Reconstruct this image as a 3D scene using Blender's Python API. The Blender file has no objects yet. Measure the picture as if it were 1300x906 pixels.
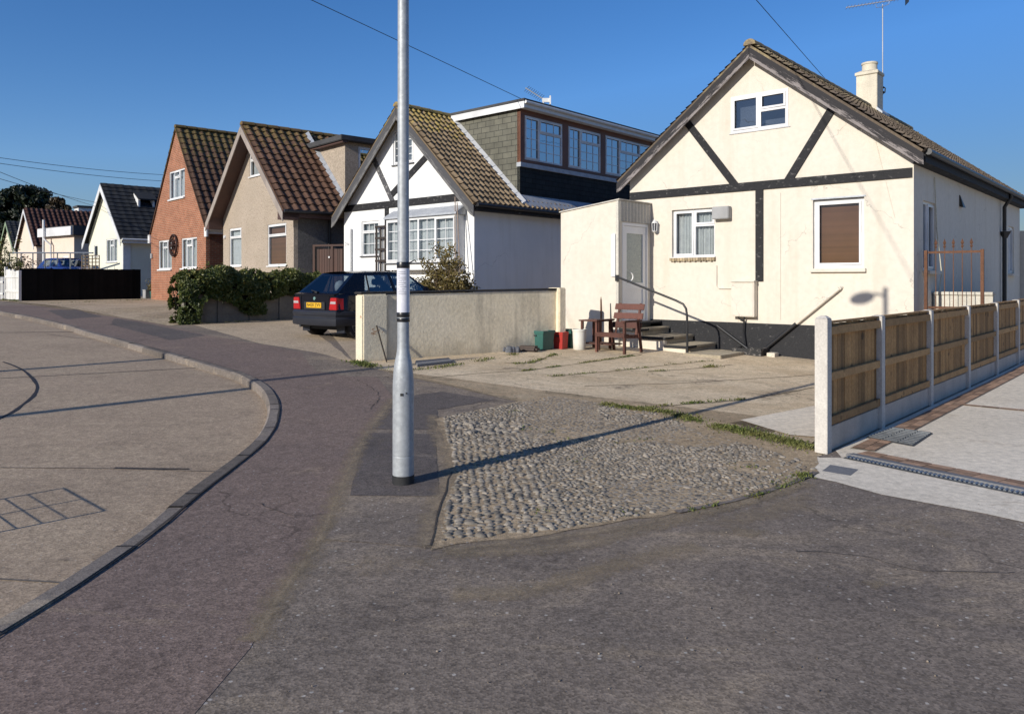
import bpy, bmesh, math, random
from mathutils import Vector, Matrix
random.seed(7)
R = random.random
def U(a, b): return a + (b - a) * random.random()
C = bpy.context.scene.collection
rad = math.radians

# ---------------------------------------------------------------- camera model (level view, horizon raised by lens shift)
F, CX, HY, EYE = 970.0, 650.0, 356.0, 1.6
_EB = [(-1e4, 0), (5.4, 0), (8.1, .08), (11.4, .22), (14.3, .33), (17, .43), (20.3, .53), (28, .66), (37, .76), (60, 1.0), (1e4, 1.0)]
def S(x, y): return -.6 * x + .8 * y
def E(x, y):
    s = S(x, y)
    for (a, ea), (b, eb) in zip(_EB, _EB[1:]):
        if s <= b: return ea + (eb - ea) * (s - a) / (b - a)
    return 1.0
def G(px, py, up=0.0):
    """ground point seen at a spot of the photograph"""
    e = 0.0
    r = (px - CX) / F
    for _ in range(60):
        Y = F * (EYE - e - up) / (py - HY)
        e = .5 * e + .5 * E(r * Y, Y)
    return Vector((r * Y, Y, E(r * Y, Y) + up))
def AT(px, py, Y): return Vector(((px - CX) / F * Y, Y, EYE + (HY - py) * Y / F))

# ---------------------------------------------------------------- mesh builder
class MB:
    def __init__(s): s.v = []; s.f = []; s.t = []
    def add(s, vs, fs, t=.5):
        b = len(s.v); s.v += [tuple(p) for p in vs]
        for i, f in enumerate(fs):
            s.f.append(tuple(b + k for k in f)); s.t.append(t[i] if isinstance(t, list) else t)
    def quad(s, a, b, c, d, t=.5): s.add([a, b, c, d], [(0, 1, 2, 3)], t)
    def hexa(s, p, t=.5): s.add(p, [(0, 3, 2, 1), (4, 5, 6, 7), (0, 1, 5, 4), (1, 2, 6, 5), (2, 3, 7, 6), (3, 0, 4, 7)], t)
    def box(s, x0, x1, y0, y1, z0, z1, t=.5, mp=None):
        p = [(x0, y0, z0), (x1, y0, z0), (x1, y1, z0), (x0, y1, z0), (x0, y0, z1), (x1, y0, z1), (x1, y1, z1), (x0, y1, z1)]
        if mp: p = [mp(*q) for q in p]
        s.hexa(p, t)
    def bar(s, p, q, w, h, up=(0, 0, 1), t=.5):
        p, q, up = Vector(p), Vector(q), Vector(up); d = (q - p).normalized()
        a = d.cross(up)
        if a.length < 1e-4: a = d.cross(Vector((1, 0, 0)))
        a.normalize(); b = a.cross(d).normalized(); a *= w / 2; b *= h / 2
        s.hexa([p - a - b, q - a - b, q + a - b, p + a - b, p - a + b, q - a + b, q + a + b, p + a + b], t)
    def tube(s, pts, r, n=8, t=.5):
        pts = [Vector(p) for p in pts]; m = len(pts); rs = r if isinstance(r, (list, tuple)) else [r] * m
        vs = []; fs = []; ref = None
        for i, p in enumerate(pts):
            d = (pts[min(i + 1, m - 1)] - pts[max(i - 1, 0)]).normalized()
            if ref is None:
                ref = d.cross(Vector((0, 0, 1)))
                if ref.length < 1e-3: ref = d.cross(Vector((1, 0, 0)))
            ref = (ref - d * ref.dot(d)).normalized(); b = d.cross(ref)
            for k in range(n):
                a = 2 * math.pi * k / n; vs.append(p + (ref * math.cos(a) + b * math.sin(a)) * rs[i])
        for i in range(m - 1):
            for k in range(n): fs.append((i * n + k, i * n + (k + 1) % n, (i + 1) * n + (k + 1) % n, (i + 1) * n + k))
        fs.append(tuple(range(n))[::-1]); fs.append(tuple((m - 1) * n + k for k in range(n)))
        s.add(vs, fs, t)
    def lathe(s, prof, n=24, c=(0, 0, 0), t=.5, mp=None):
        vs = []; fs = []; m = len(prof)
        for r, z in prof:
            for k in range(n):
                a = 2 * math.pi * k / n; q = (c[0] + r * math.cos(a), c[1] + r * math.sin(a), c[2] + z)
                vs.append(mp(*q) if mp else q)
        for i in range(m - 1):
            for k in range(n): fs.append((i * n + k, i * n + (k + 1) % n, (i + 1) * n + (k + 1) % n, (i + 1) * n + k))
        fs.append(tuple(range(n))[::-1]); fs.append(tuple((m - 1) * n + k for k in range(n)))
        s.add(vs, fs, t)
    def prism(s, A, B, t=.5):
        n = len(A); s.add(list(A) + list(B), [tuple(range(n))[::-1], tuple(range(n, 2 * n))] + [(i, (i + 1) % n, n + (i + 1) % n, n + i) for i in range(n)], t)
    def plate(s, mp, top, zb, holes, d0, d1, t=.5):
        """upright slab with real openings; top = [(a, z), ...]; holes = [(a0, a1, z0, z1), ...]"""
        def tz(a):
            for (x0, z0), (x1, z1) in zip(top, top[1:]):
                if x0 - 1e-9 <= a <= x1 + 1e-9: return z0 + (z1 - z0) * ((a - x0) / (x1 - x0) if x1 > x0 else 0)
            return top[-1][1]
        xs = sorted({x for x, _ in top} | {h[0] for h in holes} | {h[1] for h in holes})
        for xa, xb in zip(xs, xs[1:]):
            if xb - xa < 1e-6: continue
            xm = (xa + xb) / 2; lo = [zb, zb]
            cov = sorted([h for h in holes if h[0] < xm < h[1]], key=lambda h: h[2])
            seg = []
            for h in cov: seg.append((lo, [h[2], h[2]])); lo = [h[3], h[3]]
            seg.append((lo, [tz(xa), tz(xb)]))
            for l, u in seg:
                for d in (d0, d1): s.quad(mp(xa, d, l[0]), mp(xb, d, l[1]), mp(xb, d, u[1]), mp(xa, d, u[0]), t)
            s.quad(mp(xa, d0, tz(xa)), mp(xb, d0, tz(xb)), mp(xb, d1, tz(xb)), mp(xa, d1, tz(xa)), t)
            s.quad(mp(xa, d0, zb), mp(xb, d0, zb), mp(xb, d1, zb), mp(xa, d1, zb), t)
        for x in (xs[0], xs[-1]): s.quad(mp(x, d0, zb), mp(x, d1, zb), mp(x, d1, tz(x)), mp(x, d0, tz(x)), t)
        for a0, a1, z0, z1 in holes:
            for q in (((a0, z0), (a1, z0)), ((a1, z0), (a1, z1)), ((a1, z1), (a0, z1)), ((a0, z1), (a0, z0))):
                (p, pz), (r, rz) = q; s.quad(mp(p, d0, pz), mp(r, d0, rz), mp(r, d1, rz), mp(p, d1, pz), t)
    def build(s, name, mat, parent=None, smooth=None, bevel=0, loc=None, rz=None, fixn=False):
        me = bpy.data.meshes.new(name); me.from_pydata(s.v, [], s.f)
        at = me.attributes.new('tint', 'FLOAT', 'FACE'); at.data.foreach_set('value', s.t)
        if bevel or fixn:
            bm = bmesh.new(); bm.from_mesh(me); bmesh.ops.recalc_face_normals(bm, faces=bm.faces)
            if bevel:
                bm.edges.ensure_lookup_table()
                es = [e for e in bm.edges if len(e.link_faces) == 2 and e.calc_face_angle(0) > .6]
                bmesh.ops.bevel(bm, geom=es, offset=bevel, segments=2, affect='EDGES', clamp_overlap=True)
            bm.to_mesh(me); bm.free()
        if smooth is not None:
            me.shade_smooth(); me.set_sharp_from_angle(angle=rad(smooth))
        me.materials.append(mat); me.update()
        o = bpy.data.objects.new(name, me); C.objects.link(o)
        if parent: o.parent = parent
        if loc is not None: o.location = loc
        if rz is not None: o.rotation_euler = (0, 0, rz)
        return o

def tag(o, label=None, cat=None, group=None, kind=None):
    if label: o['label'] = label
    if cat: o['category'] = cat
    if group: o['group'] = group
    if kind: o['kind'] = kind
    return o
def thing(name, label, cat, loc=(0, 0, 0), rz=0, group=None):
    o = bpy.data.objects.new(name, None); C.objects.link(o); o.empty_display_size = .2
    o.location = loc; o.rotation_euler = (0, 0, rz)
    return tag(o, label, cat, group)
def I(a, d, z): return (a, d, z)

# ---------------------------------------------------------------- materials (all procedural, object coordinates in metres)
class NT:
    def __init__(s, name):
        s.m = bpy.data.materials.new(name); s.m.use_nodes = True; s.t = s.m.node_tree
        s.b = s.t.nodes['Principled BSDF']; s.c = s.n('ShaderNodeTexCoord').outputs['Object']
    def n(s, ty, **kw):
        x = s.t.nodes.new(ty)
        for k, v in kw.items(): setattr(x, k, v)
        return x
    def l(s, a, b): s.t.links.new(a, b)
    def put(s, sock, v):
        if hasattr(v, 'is_output'): s.l(v, sock)
        elif isinstance(v, (tuple, list)) and len(v) == 3 and sock.type == 'RGBA': sock.default_value = (*v, 1)
        else: sock.default_value = v
    def noise(s, scale, detail=5, rough=.6, vec=None, dist=0):
        x = s.n('ShaderNodeTexNoise'); x.inputs['Scale'].default_value = scale; x.inputs['Detail'].default_value = detail
        x.inputs['Roughness'].default_value = rough; x.inputs['Distortion'].default_value = dist; s.l(vec or s.c, x.inputs['Vector']); return x.outputs['Fac']
    def rng(s, v, a, b, c=0, d=1):
        x = s.n('ShaderNodeMapRange'); s.l(v, x.inputs[0])
        for i, q in enumerate((a, b, c, d)): x.inputs[i + 1].default_value = q
        return x.outputs[0]
    def mix(s, f, a, b, mode='MIX'):
        x = s.n('ShaderNodeMix', data_type='RGBA', blend_type=mode); s.put(x.inputs[0], f); s.put(x.inputs[6], a); s.put(x.inputs[7], b); return x.outputs[2]
    def math(s, op, a, b=0.0):
        x = s.n('ShaderNodeMath', operation=op); s.put(x.inputs[0], a); s.put(x.inputs[1], b); return x.outputs[0]
    def scale(s, col, f):
        x = s.n('ShaderNodeVectorMath', operation='SCALE'); s.put(x.inputs[0], col); s.put(x.inputs['Scale'], f); return x.outputs[0]
    def map(s, sc=(1, 1, 1), rot=(0, 0, 0)):
        x = s.n('ShaderNodeMapping'); x.inputs['Scale'].default_value = sc; x.inputs['Rotation'].default_value = rot; s.l(s.c, x.inputs['Vector']); return x.outputs[0]
    def tint(s):
        x = s.n('ShaderNodeAttribute', attribute_name='tint'); return x.outputs['Fac']
    def bump(s, h, strength, dist=.01):
        x = s.n('ShaderNodeBump'); x.inputs['Strength'].default_value = strength; x.inputs['Distance'].default_value = dist; s.l(h, x.inputs['Height']); s.l(x.outputs[0], s.b.inputs['Normal'])
    def done(s, col, rough=.8, spec=.3, metal=0):
        s.put(s.b.inputs['Base Color'], col); s.put(s.b.inputs['Roughness'], rough); s.b.inputs['Specular IOR Level'].default_value = spec; s.b.inputs['Metallic'].default_value = metal
        return s.m
def mul(c, k): return tuple(x * k for x in c)

def pm(name, c, c2=None, rough=.8, s1=1.2, s2=40, v2=.15, bump=.15, bs=60, bd=.01, spec=.3, tint=0, metal=0, lo=.35, hi=.65, spk=None, dirt=None, streak=None, crack=0, trowel=0):
    """base colour drifting to c2 in patches, fine mottling, optional per-piece tint, speckles, low dirt and vertical streaks"""
    n = NT(name); c2 = c2 or mul(c, .75)
    col = n.mix(n.rng(n.noise(s1, 6), lo, hi), c, c2)
    if v2: col = n.scale(col, n.rng(n.noise(s2, 3), .3, .7, 1 - v2, 1 + v2))
    if spk:
        sc, scol, th = spk
        vo = n.n('ShaderNodeTexVoronoi'); vo.inputs['Scale'].default_value = sc; n.l(n.c, vo.inputs['Vector'])
        hs = n.n('ShaderNodeSeparateColor'); n.l(vo.outputs['Color'], hs.inputs[0])
        near = n.rng(vo.outputs['Distance'], .45, .3)
        col = n.mix(n.math('MULTIPLY', n.rng(hs.outputs[0], th, min(1, th + .12)), near), col, scol)
    if streak:
        scol, amt = streak
        col = n.mix(n.rng(n.noise(1, 5, vec=n.map((3.5, 3.5, .35))), .5, .75, 0, amt), col, scol)
    if dirt:
        zz, dcol, amt = dirt
        sp = n.n('ShaderNodeSeparateXYZ'); n.l(n.c, sp.inputs[0])
        h = n.math('ADD', sp.outputs[2], n.math('MULTIPLY', n.math('SUBTRACT', n.noise(3, 6), .5), zz * 1.6))
        col = n.mix(n.rng(h, zz, 0, 0, amt), col, dcol)
    if crack:
        v3 = n.n('ShaderNodeTexVoronoi', feature='DISTANCE_TO_EDGE'); v3.inputs['Scale'].default_value = crack
        dv = n.n('ShaderNodeVectorMath', operation='ADD'); nz = n.n('ShaderNodeTexNoise'); nz.inputs['Scale'].default_value = 1.7; nz.inputs['Detail'].default_value = 7; n.l(n.c, nz.inputs['Vector'])
        n.l(n.c, dv.inputs[0]); n.l(nz.outputs['Color'], dv.inputs[1]); n.l(dv.outputs[0], v3.inputs['Vector'])
        col = n.mix(n.math('MULTIPLY', n.rng(v3.outputs['Distance'], .004, .001, 0, .5), n.rng(n.noise(.8, 3), .5, .56)), col, mul(c, .4))
    if tint: col = n.scale(col, n.rng(n.tint(), 0, 1, 1 - tint, 1 + tint))
    if bump: n.bump(n.math('ADD', n.noise(bs, 4), n.math('MULTIPLY', n.noise(3.2, 3), trowel)) if trowel else n.noise(bs, 4), bump, bd)
    return n.done(col, rough, spec, metal)

def ground_mat(name, c, c2, dust, agg=130, aggv=.35, s1=.55, dustlo=.47, dusthi=.64, dustamt=.6, bump=.35, spk=None, crack=0, wear=.35, tint=0, crackw=.009):
    """asphalt or concrete: broad patches, dusty drifts, stains, exposed aggregate"""
    n = NT(name)
    col = n.mix(n.rng(n.noise(s1, 7, .62), .36, .64), c, c2)
    col = n.mix(n.rng(n.noise(.9, 8, .7, vec=n.map((1, 1.6, 1), (0, 0, .6)), dist=.6), dustlo, dusthi, 0, dustamt), col, dust)
    col = n.mix(n.rng(n.noise(2.7, 6, .65), .54, .66, 0, wear), col, mul(c, .55))
    vo = n.n('ShaderNodeTexVoronoi'); vo.inputs['Scale'].default_value = agg; n.l(n.c, vo.inputs['Vector'])
    hs = n.n('ShaderNodeSeparateColor'); n.l(vo.outputs['Color'], hs.inputs[0])
    col = n.scale(col, n.rng(hs.outputs[0], 0, 1, 1 - aggv, 1 + aggv))
    if spk:
        sc, scol, th = spk
        v2 = n.n('ShaderNodeTexVoronoi'); v2.inputs['Scale'].default_value = sc; n.l(n.c, v2.inputs['Vector'])
        h2 = n.n('ShaderNodeSeparateColor'); n.l(v2.outputs['Color'], h2.inputs[0])
        col = n.mix(n.math('MULTIPLY', n.rng(h2.outputs[1], th, th + .01), n.rng(v2.outputs['Distance'], .4, .25)), col, scol)
    col = n.scale(col, n.rng(n.noise(14, 5), .3, .7, .82, 1.18))
    hgt = vo.outputs['Distance']
    if crack:
        v3 = n.n('ShaderNodeTexVoronoi', feature='DISTANCE_TO_EDGE'); v3.inputs['Scale'].default_value = crack
        dv = n.n('ShaderNodeVectorMath', operation='ADD'); nz = n.n('ShaderNodeTexNoise'); nz.inputs['Scale'].default_value = 2.2; nz.inputs['Detail'].default_value = 6; n.l(n.c, nz.inputs['Vector'])
        n.l(n.c, dv.inputs[0]); n.l(nz.outputs['Color'], dv.inputs[1]); n.l(dv.outputs[0], v3.inputs['Vector'])
        col = n.mix(n.math('MULTIPLY', n.rng(v3.outputs['Distance'], crackw, crackw * .2, 0, .65), n.rng(n.noise(.7, 4), .42, .55)), col, mul(c, .3))
    if tint: col = n.scale(col, n.rng(n.tint(), 0, 1, 1 - tint, 1 + tint))
    hs2 = n.math('ADD', n.math('MULTIPLY', hgt, .5), n.noise(22, 4))
    n.bump(hs2, bump, .006)
    return n.done(col, .88, .25)

def brick_mat(name, c, c2, mort, bw=.225, bh=.075, m=.012, rough=.85):
    n = NT(name)
    sp = n.n('ShaderNodeSeparateXYZ'); n.l(n.c, sp.inputs[0]); cb = n.n('ShaderNodeCombineXYZ')
    n.l(n.math('ADD', sp.outputs[0], sp.outputs[1]), cb.inputs[0]); n.l(sp.outputs[2], cb.inputs[1])
    b = n.n('ShaderNodeTexBrick'); n.l(cb.outputs[0], b.inputs['Vector'])
    for k, v in (('Scale', 1), ('Mortar Size', m), ('Mortar Smooth', .2), ('Bias', 0), ('Brick Width', bw), ('Row Height', bh)): b.inputs[k].default_value = v
    for k, v in (('Color1', c), ('Color2', c2), ('Mortar', mort)): b.inputs[k].default_value = (*v, 1)
    col = n.scale(b.outputs['Color'], n.rng(n.noise(2.5, 6), .3, .7, .78, 1.2))
    n.bump(n.math('SUBTRACT', 1.0, b.outputs['Fac']), .5, .008)
    return n.done(col, rough, .2)

def glass_mat(name, tcol=(.45, .5, .55), refl=.35, gcol=(.9, .95, 1)):
    n = NT(name); out = n.t.nodes['Material Output']
    tr = n.n('ShaderNodeBsdfTransparent'); tr.inputs[0].default_value = (*tcol, 1)
    gl = n.n('ShaderNodeBsdfGlossy'); gl.inputs['Roughness'].default_value = .015; gl.inputs['Color'].default_value = (*gcol, 1)
    nz = n.n('ShaderNodeBump'); nz.inputs['Strength'].default_value = .06; nz.inputs['Distance'].default_value = .02; n.l(n.noise(2.5, 2), nz.inputs['Height']); n.l(nz.outputs[0], gl.inputs['Normal'])
    mx = n.n('ShaderNodeMixShader'); mx.inputs[0].default_value = refl
    n.l(tr.outputs[0], mx.inputs[1]); n.l(gl.outputs[0], mx.inputs[2]); n.l(mx.outputs[0], out.inputs['Surface'])
    return n.m

def tile_mat(name, c, c2, moss, z0, z1, mossamt=.7, tint=.2):
    """roof tiles: piece tint, weather patches, lichen thicker toward the ridge (object z from z0 to z1)"""
    n = NT(name)
    col = n.mix(n.rng(n.noise(1.1, 6), .35, .65), c, c2)
    col = n.scale(col, n.rng(n.tint(), 0, 1, 1 - tint, 1 + tint))
    sp = n.n('ShaderNodeSeparateXYZ'); n.l(n.c, sp.inputs[0])
    h = n.rng(sp.outputs[2], z0, z1, -.34, .16)
    f = n.rng(n.math('ADD', n.noise(6, 7, .7), h), .5, .64, 0, mossamt)
    col = n.mix(f, col, moss)
    col = n.scale(col, n.rng(n.noise(30, 3), .3, .7, .8, 1.2))
    n.bump(n.noise(45, 4), .3, .008)
    return n.done(col, .85, .25)

def peel_mat(name, dark, pale, amt=.5, sc=6):
    """black paint flaking off grey timber"""
    n = NT(name)
    f = n.rng(n.noise(sc, 9, .72, vec=n.map((1.5, 1.5, 2.5))), .5 + .1 * (1 - amt), .56 + .1 * (1 - amt))
    col = n.mix(f, dark, pale); col = n.scale(col, n.rng(n.noise(50, 3), .3, .7, .7, 1.3))
    n.bump(f, .4, .004)
    return n.done(col, .75, .3)

def board_mat(name, sg, p, W, zc, w, dark, pale):
    """paint peeling along the grain of a sloping board, worst along its lower edge"""
    n = NT(name)
    r = n.map((1, 1, 1), (0, sg * p, 0)) if False else None
    sp = n.n('ShaderNodeSeparateXYZ'); n.l(n.c, sp.inputs[0]); x, z = sp.outputs[0], sp.outputs[2]; c, s = math.cos(p), math.sin(p)
    along = n.math('SUBTRACT', n.math('MULTIPLY', x, c * sg), n.math('MULTIPLY', z, s)); perp = n.math('ADD', n.math('MULTIPLY', x, s * sg), n.math('MULTIPLY', z, c))
    cb = n.n('ShaderNodeCombineXYZ'); n.l(n.math('MULTIPLY', along, 1.6), cb.inputs[0]); n.l(n.math('MULTIPLY', perp, 14.0), cb.inputs[2])
    cc = W / 2 * s * sg + zc * c
    fade = n.rng(perp, cc, cc - w, -.17, .10)
    f = n.rng(n.math('ADD', n.noise(1.6, 9, .75, vec=cb.outputs[0]), fade), .5, .56)
    g = n.mix(n.noise(5, 6, .7, vec=cb.outputs[0]), pale, mul(pale, .5))
    col = n.mix(f, dark, g); n.bump(n.math('MULTIPLY', f, -1.0), .5, .004); return n.done(col, .75, .3)

# ---------------------------------------------------------------- terrain-hugging sheets
def smooth_line(pts, step=.3):
    P = [Vector((p[0], p[1], 0)) for p in pts]; out = []
    for i in range(len(P) - 1):
        p0, p1, p2, p3 = P[max(i - 1, 0)], P[i], P[i + 1], P[min(i + 2, len(P) - 1)]
        m = max(1, int((p2 - p1).length / step))
        for k in range(m):
            t = k / m
            out.append(.5 * (2 * p1 + (p2 - p0) * t + (2 * p0 - 5 * p1 + 4 * p2 - p3) * t * t + (3 * p1 - p0 - 3 * p2 + p3) * t ** 3))
    out.append(P[-1]); return out
def sheet(name, pts, up, mat, kind='structure', label=None, cat=None, skirt=0):
    if up > 0: up *= .4
    bm = bmesh.new(); vs = [bm.verts.new((p[0], p[1], 0)) for p in pts]; bm.faces.new(vs)
    bmesh.ops.triangulate(bm, faces=bm.faces[:], quad_method='FIXED', ngon_method='EAR_CLIP')
    for s, _ in _EB[1:-1]:
        bmesh.ops.bisect_plane(bm, geom=bm.verts[:] + bm.edges[:] + bm.faces[:], plane_co=Vector((-.6, .8, 0)) * s, plane_no=Vector((-.6, .8, 0)), dist=1e-5)
    for v in bm.verts: v.co.z = E(v.co.x, v.co.y) + up
    bmesh.ops.recalc_face_normals(bm, faces=bm.faces)
    if bm.faces and sum(f.normal.z for f in bm.faces) < 0: bmesh.ops.reverse_faces(bm, faces=bm.faces[:])
    if skirt:
        be = [e for e in bm.edges if len(e.link_faces) == 1]
        g = bmesh.ops.extrude_edge_only(bm, edges=be)
        for v in g['geom']:
            if isinstance(v, bmesh.types.BMVert): v.co.z -= skirt
    me = bpy.data.meshes.new(name); bm.to_mesh(me); bm.free(); me.materials.append(mat)
    o = bpy.data.objects.new(name, me); C.objects.link(o); tag(o, label, cat, kind=kind); return o
def PX(*pts): return [G(a, b) for a, b in pts]
def wobble(pts, amp=.03, step=.12):
    """subdivide a closed outline and make its edge irregular"""
    out = []; n = len(pts)
    for i in range(n):
        a, b = Vector(pts[i][:2]), Vector(pts[(i + 1) % n][:2]); m = max(1, int((b - a).length / step))
        for k in range(m): out.append(a + (b - a) * k / m + Vector((U(-amp, amp), U(-amp, amp))))
    return out
def ribbon(name, pts, w, up, mat, step=.25, amp=.01, kind='structure', label=None, cat=None):
    if up > 0: up *= .4
    L = smooth_line(pts, step); mb = MB(); lo = []; hi = []
    for i, p in enumerate(L):
        d = (L[min(i + 1, len(L) - 1)] - L[max(i - 1, 0)]).normalized(); nn = Vector((-d.y, d.x, 0)); ww = w * U(.7, 1.3) / 2
        c = p + nn * U(-amp, amp)
        for q, l in ((c + nn * ww, lo), (c - nn * ww, hi)): l.append((q.x, q.y, E(q.x, q.y) + up))
    for i in range(len(L) - 1): mb.quad(lo[i], hi[i], hi[i + 1], lo[i + 1])
    o = mb.build(name, mat); tag(o, label, cat, kind=kind); return o
# ---------------------------------------------------------------- camera, sky, sun
SUN_EL = 22.0; SH = Vector((.70, .714, 0)).normalized()          # shadows fall this way
cam = bpy.data.cameras.new('camera'); co = bpy.data.objects.new('camera', cam); C.objects.link(co)
cam.sensor_width = 36; cam.lens = F / 1300 * 36; cam.shift_y = -(453 - HY) / 1300; cam.clip_end = 2000; cam.clip_start = .05
co.location = (0, 0, EYE); co.rotation_euler = (rad(90), 0, 0); bpy.context.scene.camera = co
sun = bpy.data.lights.new('sun', 'SUN'); so = bpy.data.objects.new('sun', sun); C.objects.link(so)
sun.energy = 4.9; sun.angle = rad(.5); sun.color = (1, .945, .85)
ld = Vector((SH.x * math.cos(rad(SUN_EL)), SH.y * math.cos(rad(SUN_EL)), -math.sin(rad(SUN_EL))))
so.rotation_euler = ld.to_track_quat('-Z', 'Y').to_euler(); so.location = (-20, -20, 20)
w = bpy.data.worlds.new('World'); bpy.context.scene.world = w; w.use_nodes = True; wt = w.node_tree
sky = wt.nodes.new('ShaderNodeTexSky'); sky.sky_type = 'NISHITA'; sky.sun_disc = False
sky.sun_elevation = rad(SUN_EL); sky.sun_rotation = math.atan2(-SH.x, -SH.y); sky.air_density = 1.0; sky.dust_density = .4; sky.ozone_density = 2.5
hs = wt.nodes.new('ShaderNodeHueSaturation'); hs.inputs['Saturation'].default_value = 1.2; hs.inputs['Value'].default_value = 1.36
# the glow round the low sun is held back, as by the polariser the photograph was taken through
dt = wt.nodes.new('ShaderNodeVectorMath'); dt.operation = 'DOT_PRODUCT'; dt.inputs[1].default_value = (.25, .6, .15); wt.links.new(sky.outputs[0], dt.inputs[0])
dv_ = wt.nodes.new('ShaderNodeMath'); dv_.operation = 'DIVIDE'; dv_.inputs[0].default_value = 3.6; wt.links.new(dt.outputs['Value'], dv_.inputs[1])
mi = wt.nodes.new('ShaderNodeMath'); mi.operation = 'MINIMUM'; mi.inputs[1].default_value = 1; wt.links.new(dv_.outputs[0], mi.inputs[0])
mn_ = wt.nodes.new('ShaderNodeVectorMath'); mn_.operation = 'SCALE'; wt.links.new(sky.outputs[0], mn_.inputs[0]); wt.links.new(mi.outputs[0], mn_.inputs['Scale'])
ml = wt.nodes.new('ShaderNodeVectorMath'); ml.operation = 'MULTIPLY'; ml.inputs[1].default_value = (.87, .925, 1.13); wt.links.new(mn_.outputs[0], ml.inputs[0]); wt.links.new(ml.outputs[0], hs.inputs['Color']); wt.links.new(hs.outputs[0], wt.nodes['Background'].inputs['Color'])
wt.nodes['Background'].inputs['Strength'].default_value = .085
sc = bpy.context.scene; sc.view_settings.view_transform = 'Standard'; sc.view_settings.look = 'None'; sc.view_settings.exposure = 0

# ---------------------------------------------------------------- ground materials
m_road = ground_mat('road concrete', (.375, .285, .20), (.315, .24, .168), (.42, .325, .225), agg=95, aggv=.3, spk=(60, (.46, .40, .33), .95), wear=.25)
m_foot = ground_mat('reddish asphalt', (.215, .157, .126), (.178, .132, .11), (.30, .225, .16), agg=90, aggv=.34, crack=.22, crackw=.005, dustlo=.6, dustamt=.4, spk=(55, (.33, .3, .28), .96))
m_asph = ground_mat('grey asphalt', (.225, .18, .14), (.165, .134, .109), (.38, .295, .2), agg=85, aggv=.34, crack=.3, crackw=.006, dustlo=.5, dusthi=.72, dustamt=.7, spk=(38, (.42, .38, .33), .95), s1=.8)
m_patch = ground_mat('dark asphalt patch', (.13, .108, .096), (.105, .089, .081), (.22, .18, .14), agg=120, aggv=.4, dustlo=.62, dustamt=.4)
m_yard = ground_mat('old yard concrete', (.66, .535, .37), (.54, .43, .29), (.44, .33, .205), agg=90, aggv=.2, s1=.5, wear=.5, crack=.42, spk=(30, (.2, .18, .14), .95))
m_mort = ground_mat('sandy mortar', (.40, .30, .19), (.33, .245, .15), (.44, .34, .225), agg=80, aggv=.35, wear=.4, bump=.8, spk=(38, (.5, .47, .42), .93))
m_new = ground_mat('pale new concrete', (.75, .665, .535), (.67, .59, .47), (.52, .43, .32), agg=140, aggv=.12, wear=.18, dustlo=.62)
m_drive = ground_mat('tan driveway concrete', (.46, .36, .25), (.38, .295, .205), (.48, .38, .26), agg=70, aggv=.3)
m_shing = ground_mat('shingle', (.42, .33, .22), (.33, .255, .17), (.46, .37, .26), agg=26, aggv=.5, bump=1.0)
m_kerb = ground_mat('kerb stone', (.20, .168, .142), (.15, .128, .11), (.34, .275, .2), tint=.25, agg=120, aggv=.25, dustlo=.55, dustamt=.6)
m_dkline = pm('dark line', (.035, .03, .03), rough=.7)
m_dk = pm('dark seam', (.07, .058, .05), rough=.9)
m_dust = pm('dust line', (.29, .25, .195), (.2, .175, .145), v2=.4, s2=25, rough=.95)
m_grass = pm('weeds', (.075, .108, .022), (.15, .14, .05), rough=.9, tint=.55, bump=0, v2=0, s1=2)
m_brickpave = NT('x'); bpy.data.materials.remove(m_brickpave.m)

# ---------------------------------------------------------------- kerb line and the land on either side
kerb_px = [(0, 806.6), (98.7, 745), (197, 676), (251.6, 629), (315.7, 579.7), (343, 553), (353.5, 528), (352, 508), (340, 491), (315.7, 477), (290, 468), (217, 448), (165, 434), (120, 422), (90, 413), (54, 404.5), (20, 398), (0, 394.5)]
kp = [G(*p) for p in kerb_px]
a0 = kp[0]
kl = [Vector((-22, -45, 0)), Vector((-10, -22, 0)), Vector((-4.6, -9, 0)), Vector((-2.9, -3, 0)), Vector((-2.45, 1.2, 0))] + kp
e1 = kp[-1]; dfar = (kp[-1] - kp[-5]); dfar.z = 0; dfar.normalize()
kl += [e1 + dfar * 8, e1 + dfar * 30, e1 + dfar * 90, e1 + dfar * 250]
KL = smooth_line(kl[:-2], .25) + [Vector((kl[-2].x, kl[-2].y, 0)), Vector((kl[-1].x, kl[-1].y, 0))]
sheet('road', [(-900, -900), (900, -900), (900, 900), (-900, 900)], -.09, m_road)
land = [(p.x, p.y) for p in KL] + [(-150, 600), (600, 600), (600, -60), (-20, -60)]
sheet('pavement', land, 0, m_asph)
mb = MB(); tt = .5; run = 0
off = []
for i, p in enumerate(KL):
    d = (KL[min(i + 1, len(KL) - 1)] - KL[max(i - 1, 0)]).normalized(); off.append(p + Vector((-d.y, d.x, 0)) * .125)
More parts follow.
